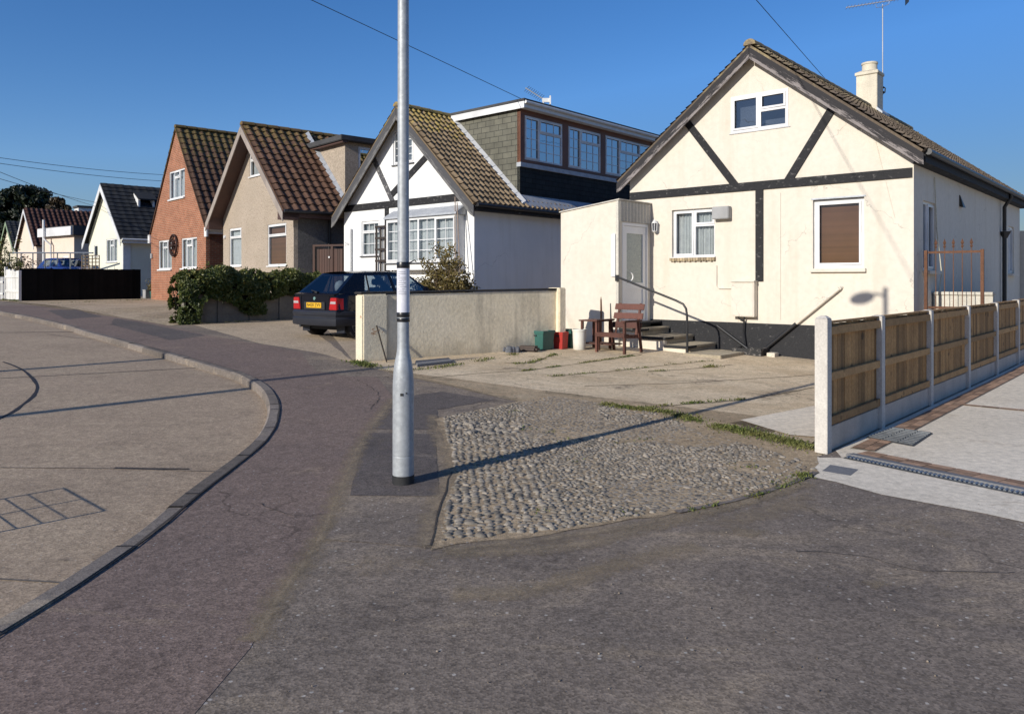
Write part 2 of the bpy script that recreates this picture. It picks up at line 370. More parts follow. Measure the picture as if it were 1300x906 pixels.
for i in range(len(KL) - 3):
    a, b, c, d = KL[i], KL[i + 1], off[i + 1], off[i]
    z = [E(q.x, q.y) for q in (a, b, c, d)]
    run += (b - a).length; st_ = int(run / .915); random.seed(st_ + 500); so_, tt = U(-.006, .006), R()
    A, B, Cc, D = [(q.x, q.y, zz + .012 + so_) for q, zz in zip((a, b, c, d), z)]
    A2, B2 = (A[0], A[1], z[0] - .03), (B[0], B[1], z[1] - .03)
    c2, d2 = (Cc[0], Cc[1], z[2] - .012), (D[0], D[1], z[3] - .012)
    c3, d3 = (Cc[0], Cc[1], z[2] - .2), (D[0], D[1], z[3] - .2)
    ci = tuple(Cc[k] * .8 + B[k] * .2 for k in range(3)); di = tuple(D[k] * .8 + A[k] * .2 for k in range(3))
    mb.quad(A, B, ci, di, tt); mb.quad(di, ci, c2, d2, tt); mb.quad(d2, c2, c3, d3, tt); mb.quad(A2, B2, B, A, tt)
tag(mb.build('kerb', m_kerb), kind='structure'); random.seed(11)
# kerb joints and the gap behind the kerb
near = [p for p in KL if -1 < p.y < 30]
ribbon('kerb_gap', [KL[i] for i in range(0, len(KL) - 3) if 0 < KL[i].y < 16], .016, .034, m_dk, amp=.006)
mb = MB(); acc = 0; 
for i in range(len(KL) - 4):
    seg = (KL[i + 1] - KL[i]).length; acc += seg
    if acc > .915 and 0 < KL[i].y < 26:
        acc = 0; a, b = KL[i], off[i]; d = (KL[i + 1] - KL[i]).normalized() * .009
        z = E(a.x, a.y) + .0195; b = a + (b - a) * .78
        mb.quad((a.x - d.x, a.y - d.y, z), (a.x + d.x, a.y + d.y, z), (b.x + d.x, b.y + d.y, z), (b.x - d.x, b.y - d.y, z))
tag(mb.build('kerb_joints', m_dkline), kind='structure')

# reddish footway along the kerb
inner = [(318, 822), (352, 760), (402, 690), (430, 626), (462, 556), (500, 505), (480, 480), (440, 459), (380, 446), (330, 437), (262, 425), (215, 414), (150, 402), (95, 392), (60, 387)]
foot = [(p.x, p.y) for p in KL if 1.5 < p.y < 27]
ip = [G(*q) for q in inner]
near_in = [(-1.2, 2.4), (-1.25, 1.5)]
sheet('footway', foot + [(q.x, q.y) for q in ip[::-1]] + near_in, .004, m_foot)
# repairs in the asphalt
m_soft = None
def soft_mat(ca=(.36, .28, .19), cb=(.27, .215, .15)):
    n = NT('blown dust'); out = n.t.nodes['Material Output']
    col = n.mix(n.rng(n.noise(3, 5), .35, .65), ca, cb); col = n.scale(col, n.rng(n.noise(60, 3), .3, .7, .7, 1.3)); n.done(col, .95, .2)
    al = n.rng(n.math('ADD', n.tint(), n.math('MULTIPLY', n.math('SUBTRACT', n.noise(9, 8, .75), .5), 1.6)), .32, .92, 0, .8)
    tr = n.n('ShaderNodeBsdfTransparent'); mx = n.n('ShaderNodeMixShader'); n.l(al, mx.inputs[0]); n.l(tr.outputs[0], mx.inputs[1]); n.l(n.b.outputs[0], mx.inputs[2]); n.l(mx.outputs[0], out.inputs['Surface']); return n.m
m_soft = soft_mat()
m_softd = None
def vtint(mb, vals, name, dark=False):
    me = bpy.data.meshes.new(name); me.from_pydata(mb.v, [], mb.f); at = me.attributes.new('tint', 'FLOAT', 'POINT'); at.data.foreach_set('value', vals); me.materials.append(m_softd if dark else m_soft)
    o = bpy.data.objects.new(name, me); C.objects.link(o); return tag(o, kind='structure')
def soft_ribbon(name, pts, w, up):
    L = smooth_line(pts, .12); mb = MB(); vals = []
    for i, p in enumerate(L):
        d = (L[min(i + 1, len(L) - 1)] - L[max(i - 1, 0)]).normalized(); nn = Vector((-d.y, d.x, 0)); e = 0 if i in (0, len(L) - 1) else 1
        for k in range(5): q = p + nn * w * (k / 4 - .5); mb.v.append((q.x, q.y, E(q.x, q.y) + up * .4)); vals.append(e * (0, .45, .8, .45, 0)[k])
    for i in range(len(L) - 1):
        for k in range(4): mb.f.append((i * 5 + k, i * 5 + k + 1, i * 5 + k + 6, i * 5 + k + 5))
    return vtint(mb, vals, name)
def soft(name, px, up, k=.9, dark=False):
    P = PX(*px); c = sum(P, Vector()) / len(P); mb = MB(); vals = []; n = len(P)
    for f, v in ((1.25, 0), (.75, .55 * k), (.35, .8 * k)):
        for p in P: q = c.lerp(p, f); mb.v.append((q.x, q.y, E(q.x, q.y) + (up * .4 if up > 0 else up - .006))); vals.append(v)
    for r in (0, 1):
        for i in range(n): mb.f.append((r * n + i, r * n + (i + 1) % n, r * n + n + (i + 1) % n, r * n + n + i))
    mb.f.append(tuple(2 * n + i for i in range(n))); return vtint(mb, vals, name, dark)
m_softd = soft_mat((.115, .095, .086), (.09, .076, .07))
def patch(name, px, m, up=.008, amp=.015): return sheet(name, wobble(PX(*px), amp), up, m)
soft_ribbon('dust_drift', ip[:6], .3, .0082); soft_ribbon('dust_drift', ip[:4], .12, .0088)
patch('asphalt_patch', [(464, 549), (553, 551), (557, 630), (444, 629)], m_patch, amp=.006)
patch('asphalt_patch', [(447, 636), (556, 640), (548, 694), (412, 684)], m_asph, up=.0085)
patch('asphalt_patch', [(500, 505), (560, 497), (628, 508), (556, 520), (552, 545), (470, 545), (486, 520)], m_patch, amp=.02)
soft('asphalt_patch', [(560, 705), (760, 690), (820, 700), (700, 735), (560, 730)], .012, .5, True)
soft('asphalt_patch', [(330, 795), (480, 735), (640, 750), (560, 822), (330, 830)], .012, .45, True)
soft('asphalt_patch', [(900, 720), (1100, 690), (1290, 720), (1200, 800), (950, 790)], .012, .4, True)
for a_, k_ in (([(430, 700), (560, 702), (600, 722), (430, 740)], .55), ([(660, 735), (760, 715), (840, 690), (800, 730), (690, 752)], .6), ([(840, 672), (940, 645), (1040, 618), (1060, 640), (900, 690)], .75), ([(1040, 640), (1180, 655), (1290, 690), (1150, 690)], .5), ([(470, 560), (500, 530), (520, 545), (470, 640)], .35), ([(600, 840), (760, 790), (900, 820), (760, 880)], .4), ([(205, 800), (300, 720), (330, 740), (250, 840)], .3)): soft('dust_drift', a_, .0135, k_)
patch('asphalt_patch', [(380, 446), (455, 462), (500, 478), (440, 478), (400, 470)], m_asph, amp=.03)
patch('asphalt_patch', [(145, 404), (262, 426), (215, 432), (140, 412)], m_patch, amp=.03)
patch('asphalt_patch', [(60, 394), (96, 393), (130, 402), (84, 405)], m_patch, amp=.03)
soft('pale_stain', [(1092, 738), (1120, 735), (1138, 743), (1110, 751)], .0125)
soft('pale_stain', [(925, 668), (985, 672), (960, 684), (930, 680)], .0125)
soft_ribbon('dust_drift', PX((540, 702), (640, 700), (740, 690), (860, 660), (960, 632), (1030, 612)), .35, .0125)
soft_ribbon('dust_drift', PX((560, 756), (680, 748), (800, 712), (900, 690)), .35, .0125)
# road lines: expansion joints, dark streaks, a bent dark line
def rib_road(px, w, name='road_line', m=None, amp=.006):
    return ribbon(name, [G(a, b, -.086) for a, b in px], w, -.086, m or m_dkline, amp=amp)
m_joint = pm('worn joint', (.16, .14, .12), v2=.3, rough=.9)
rib_road([(0, 593), (140, 594), (275, 598)], .016, m=m_joint); rib_road([(145, 593.5), (190, 595), (240, 594.5)], .035, amp=.015)
rib_road([(0, 733), (60, 738), (98, 741)], .02, m=m_joint, amp=.012)
rib_road([(0, 422), (50, 421.5), (95, 421)], .05); rib_road([(60, 424), (100, 429), (135, 430.5)], .03, m=m_joint)
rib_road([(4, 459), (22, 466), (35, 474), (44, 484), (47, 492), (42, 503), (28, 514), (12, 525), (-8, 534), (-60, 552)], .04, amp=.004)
for a_, k_ in (([(0, 560), (130, 540), (250, 545), (200, 575), (0, 590)], .3), ([(20, 690), (120, 650), (190, 640), (120, 700), (0, 730)], .3)): soft('oil_wear', [(x_, y_) for x_, y_ in a_], -.075, k_, True)
rib_road([(0, 480), (170, 471), (330, 462)], .03, m=m_joint)

# ---------------------------------------------------------------- yard and drives
yard_px = [(452, 463), (535, 479), (650, 502), (700, 516), (762, 530), (850, 545), (1030, 582), (1046, 577)]
yp = PX(*yard_px)
sheet('yard', wobble(yp, .02, .2)[:-1 or None] + [(3.6, 8.6), (10.2, 15.3), (14, 22), (3, 24), (-1.0, 16.8)], .004, m_yard)
sheet('driveway', wobble(PX((452, 461), (400, 447), (330, 436), (240, 411), (300, 402), (365, 398)), .02, .3) + [(-5.8, 22.5), (-2, 26), (3, 23.5), (.2, 16.5)], .006, m_drive)
dr = PX((60, 386.5), (95, 392), (150, 402), (215, 413.5), (232, 411))
sheet('driveway', [(p.x, p.y) for p in dr] + [(-6.2, 21.0), (-9.5, 27), (-17, 36.5), (-21.5, 31.8)], .006, m_shing)
soft('gravel_drift', [(150, 400), (230, 392), (240, 405), (180, 408)], .03, .6)
for a in ([(92, 389), (240, 381), (250, 385), (118, 394)], [(140, 400), (230, 393), (236, 397), (160, 404)]): patch('concrete_strip', a, m_drive, up=.011)
for a_ in ([(1010, 700), (1090, 706), (1170, 724), (1290, 728)], [(330, 640), (372, 655), (408, 652)], [(450, 480), (480, 500), (470, 520)]): ribbon('asphalt_crack', PX(*a_), .007, .0135, m_dk, step=.08, amp=.018)
patch('pale_slab', [(940, 534), (1034, 516), (1040, 556), (1002, 553)], m_new, up=.03, amp=.004)
# cobbled bed
cob_px = [(553, 532), (700, 501), (770, 510), (850, 522), (940, 540), (1034, 570), (1038, 600), (950, 632), (858, 652), (760, 668), (660, 684), (545, 697), (556, 640), (572, 604), (560, 560)]
COB = PX(*cob_px)
sheet('cobble_bed', wobble(COB, .03, .15), .012, m_mort)
soft_ribbon('dust_drift', PX((548, 526), (558, 560), (570, 602), (553, 640), (536, 700)), .3, .0165)
ribbon('bed_edging', PX((858, 651), (930, 637), (1000, 616), (1036, 600)), .05, .028, m_kerb, amp=.004)
soft_ribbon('dust_drift', PX((540, 698), (640, 691), (740, 678), (858, 657), (960, 634), (1030, 610)), .3, .0165)
ribbon('bed_crack', PX((573, 600), (560, 640), (546, 694)), .012, .024, m_dk)
m_cob = pm('flint cobbles', (.215, .186, .15), (.172, .153, .128), rough=.75, tint=.5, s1=6, s2=60, v2=.25, bump=.3, spec=.35)
def inside(p, poly):
    c = False; n = len(poly)
    for i in range(n):
        a, b = poly[i], poly[i - 1]
        if (a[1] > p[1]) != (b[1] > p[1]) and p[0] < (b[0] - a[0]) * (p[1] - a[1]) / (b[1] - a[1]) + a[0]: c = not c
    return c
def dome(mb, c, rx, ry, rz, rot, t):
    vs = []; fs = []; n = 8; cr, sr = math.cos(rot), math.sin(rot); j = [U(.75, 1.2) for _ in range(n)]
    for q, (rr, zz) in enumerate(((1.0, -.25), (.96, .3), (.72, .72), (.32, .96))):
        for k in range(n):
            a = 2 * math.pi * k / n; x, y = rx * rr * j[k] * math.cos(a), ry * rr * j[k] * math.sin(a)
            vs.append((c[0] + x * cr - y * sr, c[1] + x * sr + y * cr, c[2] + rz * zz))
    for q in range(3):
        for k in range(n): fs.append((q * n + k, q * n + (k + 1) % n, (q + 1) * n + (k + 1) % n, (q + 1) * n + k))
    fs.append(tuple(3 * n + k for k in range(n))); mb.add(vs, fs, t)
bed = PX((562, 530), (700, 503), (765, 512), (830, 524), (880, 545), (1028, 588), (1034, 599), (940, 630), (858, 646), (760, 664), (660, 678), (560, 687), (568, 642), (582, 604), (570, 560))
bp = [(p.x, p.y) for p in bed]
mb = MB(); cells = {}; x0, x1 = min(p[0] for p in bp), max(p[0] for p in bp); y0, y1 = min(p[1] for p in bp), max(p[1] for p in bp)
from mathutils import noise as mn
L0 = Vector(bp[11]); L1 = Vector(bp[0])
def near_left(p):
    d = L1 - L0; t = max(0, min(1, (Vector(p) - L0).dot(d) / d.length_squared)); return (Vector(p) - L0 - d * t).length
def put(p, k=1.0):
    r = (U(.014, .023) if R() < .93 else U(.023, .031)) * k
    key = (int(p[0] / .08), int(p[1] / .08))
    for i in (-1, 0, 1):
        for j in (-1, 0, 1):
            for q, rr in cells.get((key[0] + i, key[1] + j), []):
                if (q[0] - p[0]) ** 2 + (q[1] - p[1]) ** 2 < (.90 * (r + rr)) ** 2: return False
    cells.setdefault(key, []).append((p, r))
    sink = mn.noise(Vector((p[0] * .8, p[1] * .8, 3)))
    h = r * U(.4, .7) * (1 if sink < .18 else .45)
    dome(mb, (p[0], p[1], E(*p) + .004), r * U(.95, 1.45), r * U(.8, 1.0), h, U(-1.2, 1.2) + .4, U(.1, .9) if R() < .88 else 1.0)
    return True
# rows along the near left edge, then a dense scatter
dl = (L1 - L0).normalized(); nl = Vector((dl.y, -dl.x))
for row in range(13):
    s = .06
    while s < (L1 - L0).length - .05:
        p = L0 + dl * s + nl * (.05 + row * .066 + U(-.012, .012))
        if inside((p.x, p.y), bp) and R() < .93: put((p.x, p.y), 1.25)
        s += U(.048, .062)
for _ in range(60000):
    p = (U(x0, x1), U(y0, y1))
    if not inside(p, bp): continue
    bare = mn.noise(Vector((p[0] * 1.1, p[1] * 1.1, 9))) + .35 * mn.noise(Vector((p[0] * 4, p[1] * 4, 2)))
    if bare > .12 + max(0, .35 - .14 * near_left(p)) and R() < .93: continue
    if near_left(p) < .75 and p[1] < 7.3 and R() < .9: continue
    put(p)
tag(mb.build('cobblestones', m_cob, smooth=50), 'grey flint cobbles set in sandy mortar beside the lamp post', 'cobbles', kind='stuff')
# a few larger loose lumps at the back left of the bed
mb = MB()
for _ in range(34):
    p = G(U(592, 668), U(536, 552)); dome(mb, (p.x, p.y, p.z + .008), U(.03, .05), U(.025, .035), U(.015, .03), U(0, 3), U(.5, 1))
tag(mb.build('loose_stones', m_cob, smooth=50), 'pale loose flints lying at the back of the cobbles', 'stones', kind='stuff')

# weeds
def blades(mb, p, n, sp, h, z=0):
    for _ in range(n):
        x, y = p[0] + random.gauss(0, sp), p[1] + random.gauss(0, sp); zz = E(x, y) + .008 + z; a = U(0, 6.28); l = h * U(.4, 1.2); w = U(.004, .009)
        lx, ly = math.cos(a) * l * U(.2, .9), math.sin(a) * l * U(.2, .9); b = a + 1.57
        mb.add([(x - math.cos(b) * w, y - math.sin(b) * w, zz), (x + math.cos(b) * w, y + math.sin(b) * w, zz), (x + lx * .5 + math.cos(b) * w * .8, y + ly * .5 + math.sin(b) * w * .8, zz + l * .6), (x + lx, y + ly, zz + l * .75)], [(0, 1, 2), (0, 2, 3)], R())
mb = MB()
def along(px, n, sp, h, w=1):
    L = smooth_line(PX(*px), .05)
    for _ in range(n):
        p = random.choice(L)
        if mn.noise(Vector((p.x * 2.2, p.y * 2.2, 5))) > -.12: blades(mb, (p.x, p.y), random.choice((2, 3, 5, 7)), sp * U(.4, 1.3), h * U(.5, 1.1))
along([(850, 524), (880, 534), (930, 546), (985, 558), (1026, 570)], 650, .10, .035)
along([(850, 524), (880, 534), (930, 546), (985, 558), (1026, 570)], 260, .05, .06)
along([(768, 514), (800, 519), (850, 524)], 260, .05, .045)
along([(880, 650), (950, 632), (1005, 614), (1034, 602)], 70, .03, .03)
along([(1018, 605), (1034, 600)], 60, .04, .05)
along([(665, 471), (740, 461), (816, 450)], 300, .03, .028); along([(640, 461), (672, 461), (704, 450)], 120, .05, .035)
along([(826, 472), (880, 468), (931, 463)], 130, .035, .035); along([(905, 466), (925, 463)], 70, .07, .07); along([(700, 478), (790, 470), (860, 462), (905, 458)], 130, .04, .03)
along([(812, 519), (870, 513), (950, 507)], 90, .03, .04)
along([(458, 464), (500, 470), (545, 468), (600, 460), (655, 450)], 200, .07, .05); along([(450, 460), (470, 465)], 120, .09, .06)
for _ in range(60):
    p = G(U(575, 1000), U(520, 660))
    if inside((p.x, p.y), bp) and mn.noise(Vector((p.x * 1.1, p.y * 1.1, 9))) > 0: blades(mb, (p.x, p.y), 12, .05, .022)
along([(60, 385), (100, 384), (180, 381)], 60, .12, .06); along([(0, 381), (26, 383)], 80, .1, .1)
along([(240, 411), (300, 409), (368, 405)], 50, .08, .05)
tag(mb.build('weeds', m_grass), 'short green weeds growing in cracks and along the cobbled edge', 'weeds', kind='stuff')
for px in ([(665, 471), (740, 461), (816, 450)], [(640, 461), (672, 461), (704, 450)], [(700, 478), (790, 470), (860, 462), (905, 458)], [(826, 472), (880, 468), (931, 463)], [(812, 519), (870, 513), (950, 507), (1034, 492)], [(545, 480), (620, 473), (665, 471)], [(742, 490), (870, 486), (1034, 476)]):
    ribbon('yard_crack', PX(*px), .03, .0085, pm('earth', (.13, .10, .06), rough=.95) if 'earth' not in bpy.data.materials else bpy.data.materials['earth'], amp=.02)
# bigger stains on the yard
for a in ([(850, 484), (900, 479), (940, 484), (890, 491)], [(762, 493), (800, 487), (820, 492), (790, 497)], [(600, 470), (660, 462), (700, 468), (640, 476)], [(930, 500), (1010, 488), (1030, 500), (960, 512)]): soft('yard_stain', a, .016, .55, True)

# scattered grit and litter on the asphalt
mb = MB(); m_grit = pm('grit', (.22, .18, .14), tint=.6, bump=0, v2=0)
for _ in range(170):
    p = G(U(330, 1300), U(600, 880)) if R() < .55 else G(U(300, 700), U(470, 700))
    r = U(.002, .005); dome(mb, (p.x, p.y, E(p.x, p.y) + .004), r, r * .8, r, U(0, 3), R())
tag(mb.build('grit', m_grit), 'small loose grit scattered over the asphalt', 'grit', kind='stuff')

# ---------------------------------------------------------------- new drive at the right
FD = Vector((.669, .743)); FN = Vector((.743, -.669)); F0 = Vector((2.9, 7.12))
def fp(t, n): q = F0 + FD * t + FN * n; return (q.x, q.y)
D0 = G(1076, 582); D1 = G(1300, 629); dd = Vector((D1.x - D0.x, D1.y - D0.y)).normalized(); dn = Vector((-dd.y, dd.x))
if dn.y < 0: dn = -dn
def dp(t, n): q = Vector((D0.x, D0.y)) + dd * t + dn * n; return (q.x, q.y)
ap = [(p.x, p.y) for p in PX((1034, 606), (1062, 612), (1120, 628), (1190, 641), (1250, 652), (1300, 663))]
mb = MB(); fr_ = [fp(-.14, -.1)] + ap[:] + [(4.4, 3.4), (6, .6)]; n_ = len(fr_) - 1
bk_ = [dp(-.05 + 6.0 * max(0, (i - 1)) ** 1.15 / (n_ - 1) ** 1.15, -.02) for i in range(n_ + 1)]; bk_[0] = fp(-.25, .06)
for i in range(n_): mb.quad((*fr_[i], .0035), (*fr_[i + 1], .0035), (*bk_[i + 1], .0035), (*bk_[i], .0035))
tag(mb.build('apron', m_new), kind='structure')
sheet('drive', [dp(-.06, .0), dp(8, .0), (26, 10), (26, 30), fp(22, .06), fp(.15, .06)], .006, m_new)
m_bp = [pm('brick pavers', (.36, .22, .14), (.28, .19, .13), tint=.35, s1=9, v2=.2, rough=.85)][0]
def pavers(line_fn, t0, t1, n0, n1, along_w, cross):
    mb = MB(); t = t0
    while t < t1:
        q = [line_fn(t + .003, n0), line_fn(t + along_w - .003, n0), line_fn(t + along_w - .003, n1), line_fn(t + .003, n1)]
        z = [E(*p) + .0115 + U(-.001, .001) for p in q]
        mb.add([(*p, zz) for p, zz in zip(q, z)], [(0, 1, 2, 3)], R()); t += along_w
    return mb
mb = pavers(fp, .35, 22, .14, .24, .2, 1); m2 = pavers(fp, .35, 22, .245, .345, .2, 1); mb.add(m2.v, m2.f, m2.t)
for a, b in ((.20, .30), (.305, .405)):
    m2 = pavers(dp, -.05, 6, a, b, .2, 1); mb.add(m2.v, m2.f, m2.t)
J = G(1215, 514); jj = (Vector((J.x, J.y)) - F0).dot(FD)
m2 = pavers(lambda t, n: fp(jj + n, t), .35, 9, 0, .1, .2, 1); mb.add(m2.v, m2.f, m2.t)
tag(mb.build('paver_bands', m_bp), kind='structure')
sheet('paver_bedding', [fp(.33, .13), fp(22, .13), fp(22, .36), fp(.33, .36)], .0085, m_dust)
sheet('paver_bedding', [dp(-.06, .19), dp(6.1, .19), dp(6.1, .415), dp(-.06, .415)], .009, m_dust)
# drainage channel with a bullnose edge
m_galv = pm('galvanised steel', (.32, .34, .36), (.24, .26, .28), metal=.8, rough=.45, s1=5, v2=.2, bump=.1, bs=30)
m_steel = pm('dark steel', (.085, .09, .1), (.06, .065, .07), metal=.6, rough=.5)
m_edge = pm('grey concrete edging', (.20, .20, .205), (.16, .16, .165), rough=.85)
t = thing('drainage_channel', 'long slotted steel drainage channel across the mouth of the new drive', 'drain')
mb = MB(); mb.hexa([(*dp(-.06, .06), -.02), (*dp(6, .06), -.02), (*dp(6, .19), -.02), (*dp(-.06, .19), -.02), (*dp(-.06, .06), .03), (*dp(6, .06), .03), (*dp(6, .19), .018), (*dp(-.06, .19), .018)]); mb.build('edging', m_edge, t, bevel=.008)
mb = MB(); mb.hexa([(*dp(-.02, -.03), -.02), (*dp(6, -.03), -.02), (*dp(6, .055), -.02), (*dp(-.02, .055), -.02), (*dp(-.02, -.03), .012), (*dp(6, -.03), .012), (*dp(6, .055), .012), (*dp(-.02, .055), .012)]); mb.build('channel', m_steel, t)
mb = MB(); k = 0.0
while k < 4.2:
    a, b = dp(k, -.012), dp(k, .042); mb.tube([(*a, .014), (*b, .014)], .011, 6); k += .036
o = mb.build('grating', m_galv, t); tag(o, kind='stuff')
patch('pale_slab', [(1054, 590), (1090, 596), (1080, 604), (1044, 598)], m_edge, up=.0105, amp=.004)
# inspection cover
t = thing('inspection_cover', 'ribbed grey metal inspection cover set in the new drive by the fence', 'manhole cover')
q = PX((1100, 556), (1133, 544), (1184, 551), (1160, 567))
mb = MB(); mb.hexa([(p.x, p.y, -.01) for p in q] + [(p.x, p.y, .014) for p in q]); mb.build('frame', m_steel, t)
mb = MB()
for i in range(9):
    f = (i + .5) / 9; a = q[0].lerp(q[1], f); b = q[3].lerp(q[2], f); ctr = (a + b) / 2
    for s0, s1 in ((.04, .34), (.36, .66), (.68, .97)):
        A = a.lerp(b, s0); B = a.lerp(b, s1); mb.bar((A.x, A.y, .019), (B.x, B.y, .019), .028, .012)
mb.build('rib', m_galv, t)
# ---------------------------------------------------------------- street lamp
m_post = pm('galvanised column', (.40, .42, .435), (.345, .365, .385), metal=.3, rough=.55, s1=7, s2=30, v2=.12, bump=.12, bs=18, lo=.4, hi=.6, spk=(38, (.46, .49, .5), .88), streak=((.3, .32, .34), .25))
m_black = pm('black rubber', (.02, .02, .022), (.03, .03, .03), rough=.7, v2=.2)
m_tape = pm('black tape', (.012, .012, .014), rough=.35, spec=.5, bump=.3, bs=12)
m_paper = pm('laminated paper', (.70, .70, .74), (.62, .63, .70), rough=.35, spec=.5, s1=9, v2=.04, bump=.15, bs=9)
m_ink = pm('faded print', (.30, .31, .36), rough=.6, v2=0, bump=0)
base = G(512, 613)
t = thing('street_lamp', 'tall galvanised steel street lamp column with a notice taped round it, standing by the cobbles', 'street lamp', base)
mb = MB(); mb.lathe([(.087, -.05), (.087, .07)], 32); mb.build('base_band', m_black, t, smooth=40)
mb = MB(); mb.lathe([(.084, .07), (.084, .08), (.084, .215), (.084, .22), (.0825, .223), (.084, .226), (.084, .235), (.0834, .7), (.0832, .76), (.0815, .82), (.0765, .89), (.069, .95), (.058, 1.0), (.0505, 1.045), (.0475, 1.09), (.0468, 1.2), (.0455, 2.2), (.043, 4.2), (.041, 5.85), (.0, 5.86)], 40)
mb.build('column', m_post, t, smooth=35)
mb = MB(); mb.box(-.012, .012, -.0865, -.08, .7, .72); mb.lathe([(.007, 0), (.006, .004)], 10, mp=lambda a, b, z: (.035 + a, -.0755 - z, .72 + b)); mb.build('door_lock', m_black, t)
mb = MB(); mb.lathe([(.0505, 1.345), (.0505, 1.70)], 32); mb.build('notice', m_paper, t, smooth=60)
nt = [o for o in t.children if o.name.startswith('notice')][0]; tag(nt, 'white laminated paper notice printed with small lines of text')
mb = MB()
for i in range(13):
    z = 1.665 - i * .0145; a0, a1 = (-2.3, U(-1.4, -.85)) if i % 4 else (-2.25, -.95)
    k = 8; P = []
    for j in range(k): 
        a = a0 + (a1 - a0) * j / (k - 1); P.append((.0512 * math.cos(a), .0512 * math.sin(a)))
    for j in range(k - 1):
        if R() < .9: mb.quad((*P[j], z), (*P[j + 1], z), (*P[j + 1], z + .0042), (*P[j], z + .0042))
mb.build('printed_text', m_ink, nt)
for z0, z1 in ((1.695, 1.745), (1.275, 1.305), (1.312, 1.35)):
    mb = MB(); mb.lathe([(.0502, z0), (.0515, z0 + .004), (.0518, z1 - .003), (.0502, z1)], 32); mb.build('tape_band', m_tape, t, smooth=60)
mb = MB(); mb.tube([(.045, -.02, 1.735), (.075, -.03, 1.75), (.10, -.03, 1.765)], [.006, .005, .002], 6); mb.build('loose_tape_end', m_tape, t)
u = Vector((-.748, .664, 0))
mb = MB(); mb.tube([Vector((0, 0, 5.70)), u * .14 + Vector((0, 0, 5.74)), u * .26 + Vector((0, 0, 5.72))], .024, 8); mb.build('bracket', m_post, t, smooth=60)
m_lens = pm('lamp lens', (.7, .7, .68), rough=.2, spec=.5, bump=0, v2=0)
ln = MB(); c0 = u * .40 + Vector((0, 0, 5.66))
rings = []
for i in range(9):
    f = -1 + i / 4; r = math.sqrt(max(.02, 1 - f * f)); ce = c0 + u * f * .22 + Vector((0, 0, -.05 * f))
    rings.append((ce, .105 * r))
ln.tube([c for c, _ in rings], [r for _, r in rings], 12); ln.build('lantern', m_lens, t, smooth=70)

# ---------------------------------------------------------------- things left of the frame whose shadows fall into it
m_pole = pm('weathered wooden pole', (.17, .13, .10), (.12, .095, .075), rough=.85)
tip = G(217, 448); b = Vector((tip.x - SH.x * 13, tip.y - SH.y * 13, 0)); b.z = E(b.x, b.y) - .09; H = 13 * math.tan(rad(SUN_EL)) + tip.z - b.z
t = thing('signpost_column', 'grey steel post standing out of view across the road, its shadow ends at the kerb', 'post', b)
mb = MB(); mb.lathe([(.10, -.05), (.10, .9), (.075, 1.0), (.07, H - .05), (.0, H)], 20); mb.build('column', m_post, t, smooth=40)
mb = MB(); mb.lathe([(.08, -.06), (.08, .1)], 20); mb.build('base_band', m_black, t)
q = G(315, 485); b = Vector((q.x - SH.x * 14, q.y - SH.y * 14, 0)); b.z = E(b.x, b.y) - .09; TP = b.copy()
t = thing('telegraph_pole', 'brown wooden telegraph pole standing out of view across the road, carrying a wire', 'telegraph pole', b)
mb = MB(); mb.lathe([(.10, -.3), (.095, 1), (.065, 7.6), (0, 7.62)], 14); mb.build('pole', m_pole, t, smooth=40)
mb = MB(); mb.bar((-.12, 0, 7.4), (.12, 0, 7.4), .05, .06); mb.build('wire_bracket', m_steel, t)
# unseen lattice frame, sized and placed to throw the grid shadow on the road
A = G(101, 615, -.086); B = G(144, 645, -.086); back = 1.3
P0 = Vector((A.x - SH.x * back, A.y - SH.y * back, -.09)); P1 = Vector((B.x - SH.x * back, B.y - SH.y * back, -.09)); Hf = back * math.tan(rad(SUN_EL))
t = thing('shadow_frame', 'dark steel lattice frame out of view, shaped to throw the grid shadow on the road', 'frame')
mb = MB()
for f in (0, .5, 1): p = P0.lerp(P1, f); mb.tube([p, p + Vector((0, 0, Hf))], .010 if f != .5 else .008, 6)
mb.tube([P0 + Vector((0, 0, Hf)), P1 + Vector((0, 0, Hf))], .005, 6)
z = Hf - .10
while z > .1: mb.tube([P0 + Vector((0, 0, z)), P1 + Vector((0, 0, z))], .0032, 6); z -= .062
mb.build('lattice', m_steel, t)

# ---------------------------------------------------------------- fence along the new drive
m_fconc = pm('precast concrete', (.60, .565, .51), (.51, .475, .43), rough=.85, s1=3, s2=60, v2=.12, bump=.3, bs=90, spk=(60, (.36, .35, .33), .85), streak=((.36, .35, .32), .35))
m_gravel = pm('gravel board concrete', (.50, .455, .40), (.42, .385, .34), rough=.85, s1=3, s2=60, v2=.12, bump=.3, bs=90, streak=((.28, .25, .2), .4))
m_board = pm('fence boards', (.38, .215, .085), (.30, .165, .062), rough=.8, tint=.4, s1=5, s2=30, v2=.2, streak=((.2, .115, .05), .5), bump=.3, bs=40, spk=(9, (.12, .07, .03), .88))
m_rail = pm('fence rails', (.41, .245, .105), (.33, .19, .08), rough=.8, tint=.25, s1=4, s2=30, v2=.15, spk=(11, (.15, .09, .04), .85))
ft = [0, 1.63, 3.67, 5.82, 7.96, 10.04, 12.1, 14.1]
t = thing('garden_fence', 'brown timber panel fence with concrete posts and gravel boards along the new drive', 'fence', (F0.x, F0.y, 0), math.atan2(FD.y, FD.x))
